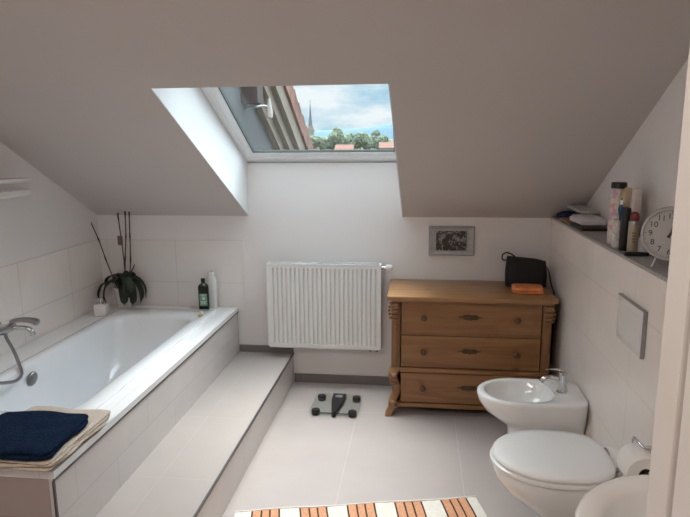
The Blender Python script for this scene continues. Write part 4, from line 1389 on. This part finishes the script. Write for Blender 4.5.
lathe(bm, [(0.015, -0.10), (0.036, -0.085), (0.038, -0.02), (0.022, 0.05), (0.010, 0.11)], c=NL((-1.55, 6.25, 2.03)), n=18)
lamp = new_obj('insulator', bm, mat('porcelain', (0.32, 0.29, 0.26), 0.4), nh, smooth=50)
bm = bmesh.new()
tube(bm, [NL((-1.749, 6.05, 2.03)), NL((-1.60, 6.2, 2.06)), NL((-1.55, 6.25, 2.05))], 0.012, 8)
new_obj('bracket', bm, steel, nh)

# grass ground far below and wooded hill
def terr(x_, y_):
    d = math.hypot(x_, y_)
    t_ = min(1, max(0, (d - 200) / 700))
    return -10 + 20 * t_ + 10 * t_ * noise.noise(Vector((x_ / 180, y_ / 180, 0)))
bm = bmesh.new()
gx = 40
G = [[bm.verts.new((-900 + 1800 * i / gx, 5 + 1500 * j / gx, terr(-900 + 1800 * i / gx, 5 + 1500 * j / gx) if j else -10)) for j in range(gx + 1)] for i in range(gx + 1)]
for i in range(gx):
    for j in range(gx):
        bm.faces.new((G[i][j], G[i + 1][j], G[i + 1][j + 1], G[i][j + 1]))
struct(new_obj('ground', bm, mat('meadow', (0.035, 0.05, 0.02), 0.95, noise_amt=0.4, noise_scale=0.02), smooth=60))
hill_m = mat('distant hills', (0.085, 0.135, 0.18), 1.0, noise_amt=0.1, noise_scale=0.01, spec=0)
bm = bmesh.new()
rings = []
for i in range(61):
    x_ = -1300 + 2600 * i / 60
    h_ = 42 + 22 * noise.noise(Vector((x_ / 260, 3, 0))) + (26 if False else 0) + 18 * math.exp(-((x_ + 10) / 140) ** 2)
    rings.append([(x_, 1380, -12), (x_, 1450, h_ * 0.75), (x_, 1500, h_), (x_, 1600, h_ * 0.5), (x_, 1700, -12)])
loft(bm, rings, closed=False, cap0=False, cap1=False)
struct(new_obj('hills', bm, hill_m, smooth=60))

# church
ch = thing('church', 'distant church with a tall slender grey spire above the trees', 'church', (-100.2, 560, -8))
ch.scale = (0.95, 0.95, 0.90)
stone = mat('church stone', (0.30, 0.28, 0.25), 0.9, noise_amt=0.1, noise_scale=0.5)
slate = mat('spire slate', (0.12, 0.13, 0.14), 0.7)
bm = bmesh.new()
box(bm, (-3.6, -3.6, 0), (3.6, 3.6, 27))
prism(bm, [(-4.0, 27), (4.0, 27), (4.0, 28), (-4.0, 28)], -4.0, 4.0, 'y')
for s in (-1, 1):
    prism(bm, [(-2.6, 28), (2.6, 28), (0, 33)], s * 3.6, s * 3.2, 'y')
    prism(bm, [(-2.6, 28), (2.6, 28), (0, 33)], s * 3.6, s * 3.2, 'x')
tw_ = new_obj('tower', bm, stone, ch)
bm = bmesh.new()
for s in (-1, 1):
    box(bm, (s * 1.4 - 0.7, -3.75, 16), (s * 1.4 + 0.7, -3.62, 21))
new_obj('belfry_opening', bm, slate, tw_)
bm = bmesh.new()
lathe(bm, [(2.7, 28), (1.9, 34), (1.0, 43), (0.35, 53), (0.12, 55)], n=8)
new_obj('spire', bm, slate, ch)
bm = bmesh.new()
box(bm, (-0.12, -0.12, 55), (0.12, 0.12, 58)); box(bm, (-0.8, -0.12, 56.4), (0.8, 0.12, 56.7))
new_obj('cross', bm, slate, ch)
bm = bmesh.new()
prism(bm, [(4, 0), (24, 0), (24, 9), (4, 9)], -5, 5, 'y')
new_obj('nave', bm, stone, ch)
bm = bmesh.new()
loft(bm, [[(4, -5.6, 9), (4, 5.6, 9), (4, 0, 16)], [(24.6, -5.6, 9), (24.6, 5.6, 9), (24.6, 0, 16)]])
new_obj('nave_roof', bm, tile_r, ch)

# trees and houses around it
hazy_leafm = [mat('foliage %s' % 'abc'[i], c_, 0.95, noise_amt=0.45, noise_scale=0.35, spec=0.05) for i, c_ in enumerate([(0.13, 0.16, 0.11), (0.16, 0.19, 0.135), (0.11, 0.135, 0.105)])]  # greyed and lightened greens: distance haze put into the leaf colour
trunk_m = mat('trunk', (0.09, 0.07, 0.05), 0.9)
def tree(x_, y_, h_, r_, seed, m_, label, zb):
    t_ = thing('tree', label, 'tree', (x_, y_, zb), 0, 'trees beside the distant church')
    bm = bmesh.new()
    tube(bm, [(0, 0, 0), (0, 0, h_ * 0.45)], [r_ * 0.12, r_ * 0.07], 8)
    new_obj('trunk', bm, trunk_m, t_)
    bm = bmesh.new()
    rr = random.Random(seed)
    for k in range(7):
        a = rr.random() * 2 * PI
        q = rr.random() * r_ * 0.55
        c_ = Vector((q * math.cos(a), q * math.sin(a), h_ * (0.45 + 0.33 * rr.random())))
        s_ = r_ * (0.5 + 0.25 * rr.random())
        res = bmesh.ops.create_icosphere(bm, subdivisions=3, radius=1)
        for v in res['verts']:
            n_ = v.co.normalized()
            v.co = c_ + n_ * s_ * (1 + 0.28 * noise.noise(n_ * 2.7 + Vector((seed, k, 0))) + 0.12 * noise.noise(n_ * 8 + Vector((k, seed, 0))))
    new_obj('crown', bm, m_, t_)
ORD = ['first', 'second', 'third', 'fourth', 'fifth', 'sixth', 'seventh', 'eighth', 'ninth', 'tenth', 'eleventh']
rt = random.Random(3)
xs = [-86, -79, -72, -66, -60, -53, -47, -41, -35, -29, -22]
for i, x_ in enumerate(xs):
    y_ = (470, 510, 540)[i % 3] + rt.random() * 8
    h_ = 15 + 6 * rt.random() + (4 if 2 < i < 9 else 0)
    tree(x_ * y_ / 500.0 - 1, y_, h_, h_ * 0.30, i, hazy_leafm[i % 3], ORD[i] + ' tree from the left in the treeline right of the church', -7)
for i, (x_, y_, w_, h_) in enumerate(((-86, 430, 12, 8), (-22, 430, 11, 8.5), (-8, 440, 12, 9), (-52, 425, 12, 7))):
    hs = thing('far_house', ['small pale house with red roof right of the distant church', 'pale house with red roof at the right end of the far treeline', 'rightmost far house, red roofed, cut by the window edge', 'low pale house with red roof in the middle of the treeline'][i], 'house', (x_, y_, -8))
    new_obj('walls', B((-w_ / 2, -5, 0), (w_ / 2, 5, h_)), mat('far plaster', (0.22, 0.20, 0.18), 0.9), hs)
    bm = bmesh.new()
    loft(bm, [[(-w_ / 2 - 0.5, -5.6, h_), (-w_ / 2 - 0.5, 5.6, h_), (-w_ / 2 - 0.5, 0, h_ + 4)], [(w_ / 2 + 0.5, -5.6, h_), (w_ / 2 + 0.5, 5.6, h_), (w_ / 2 + 0.5, 0, h_ + 4)]])
    new_obj('roof', bm, tile_r, hs)
    for k in (-1, 1):
        new_obj('window', B((k * w_ * 0.25 - 0.6, -5.06, h_ * 0.5), (k * w_ * 0.25 + 0.6, -5.005, h_ * 0.5 + 1.5)), slate, hs)
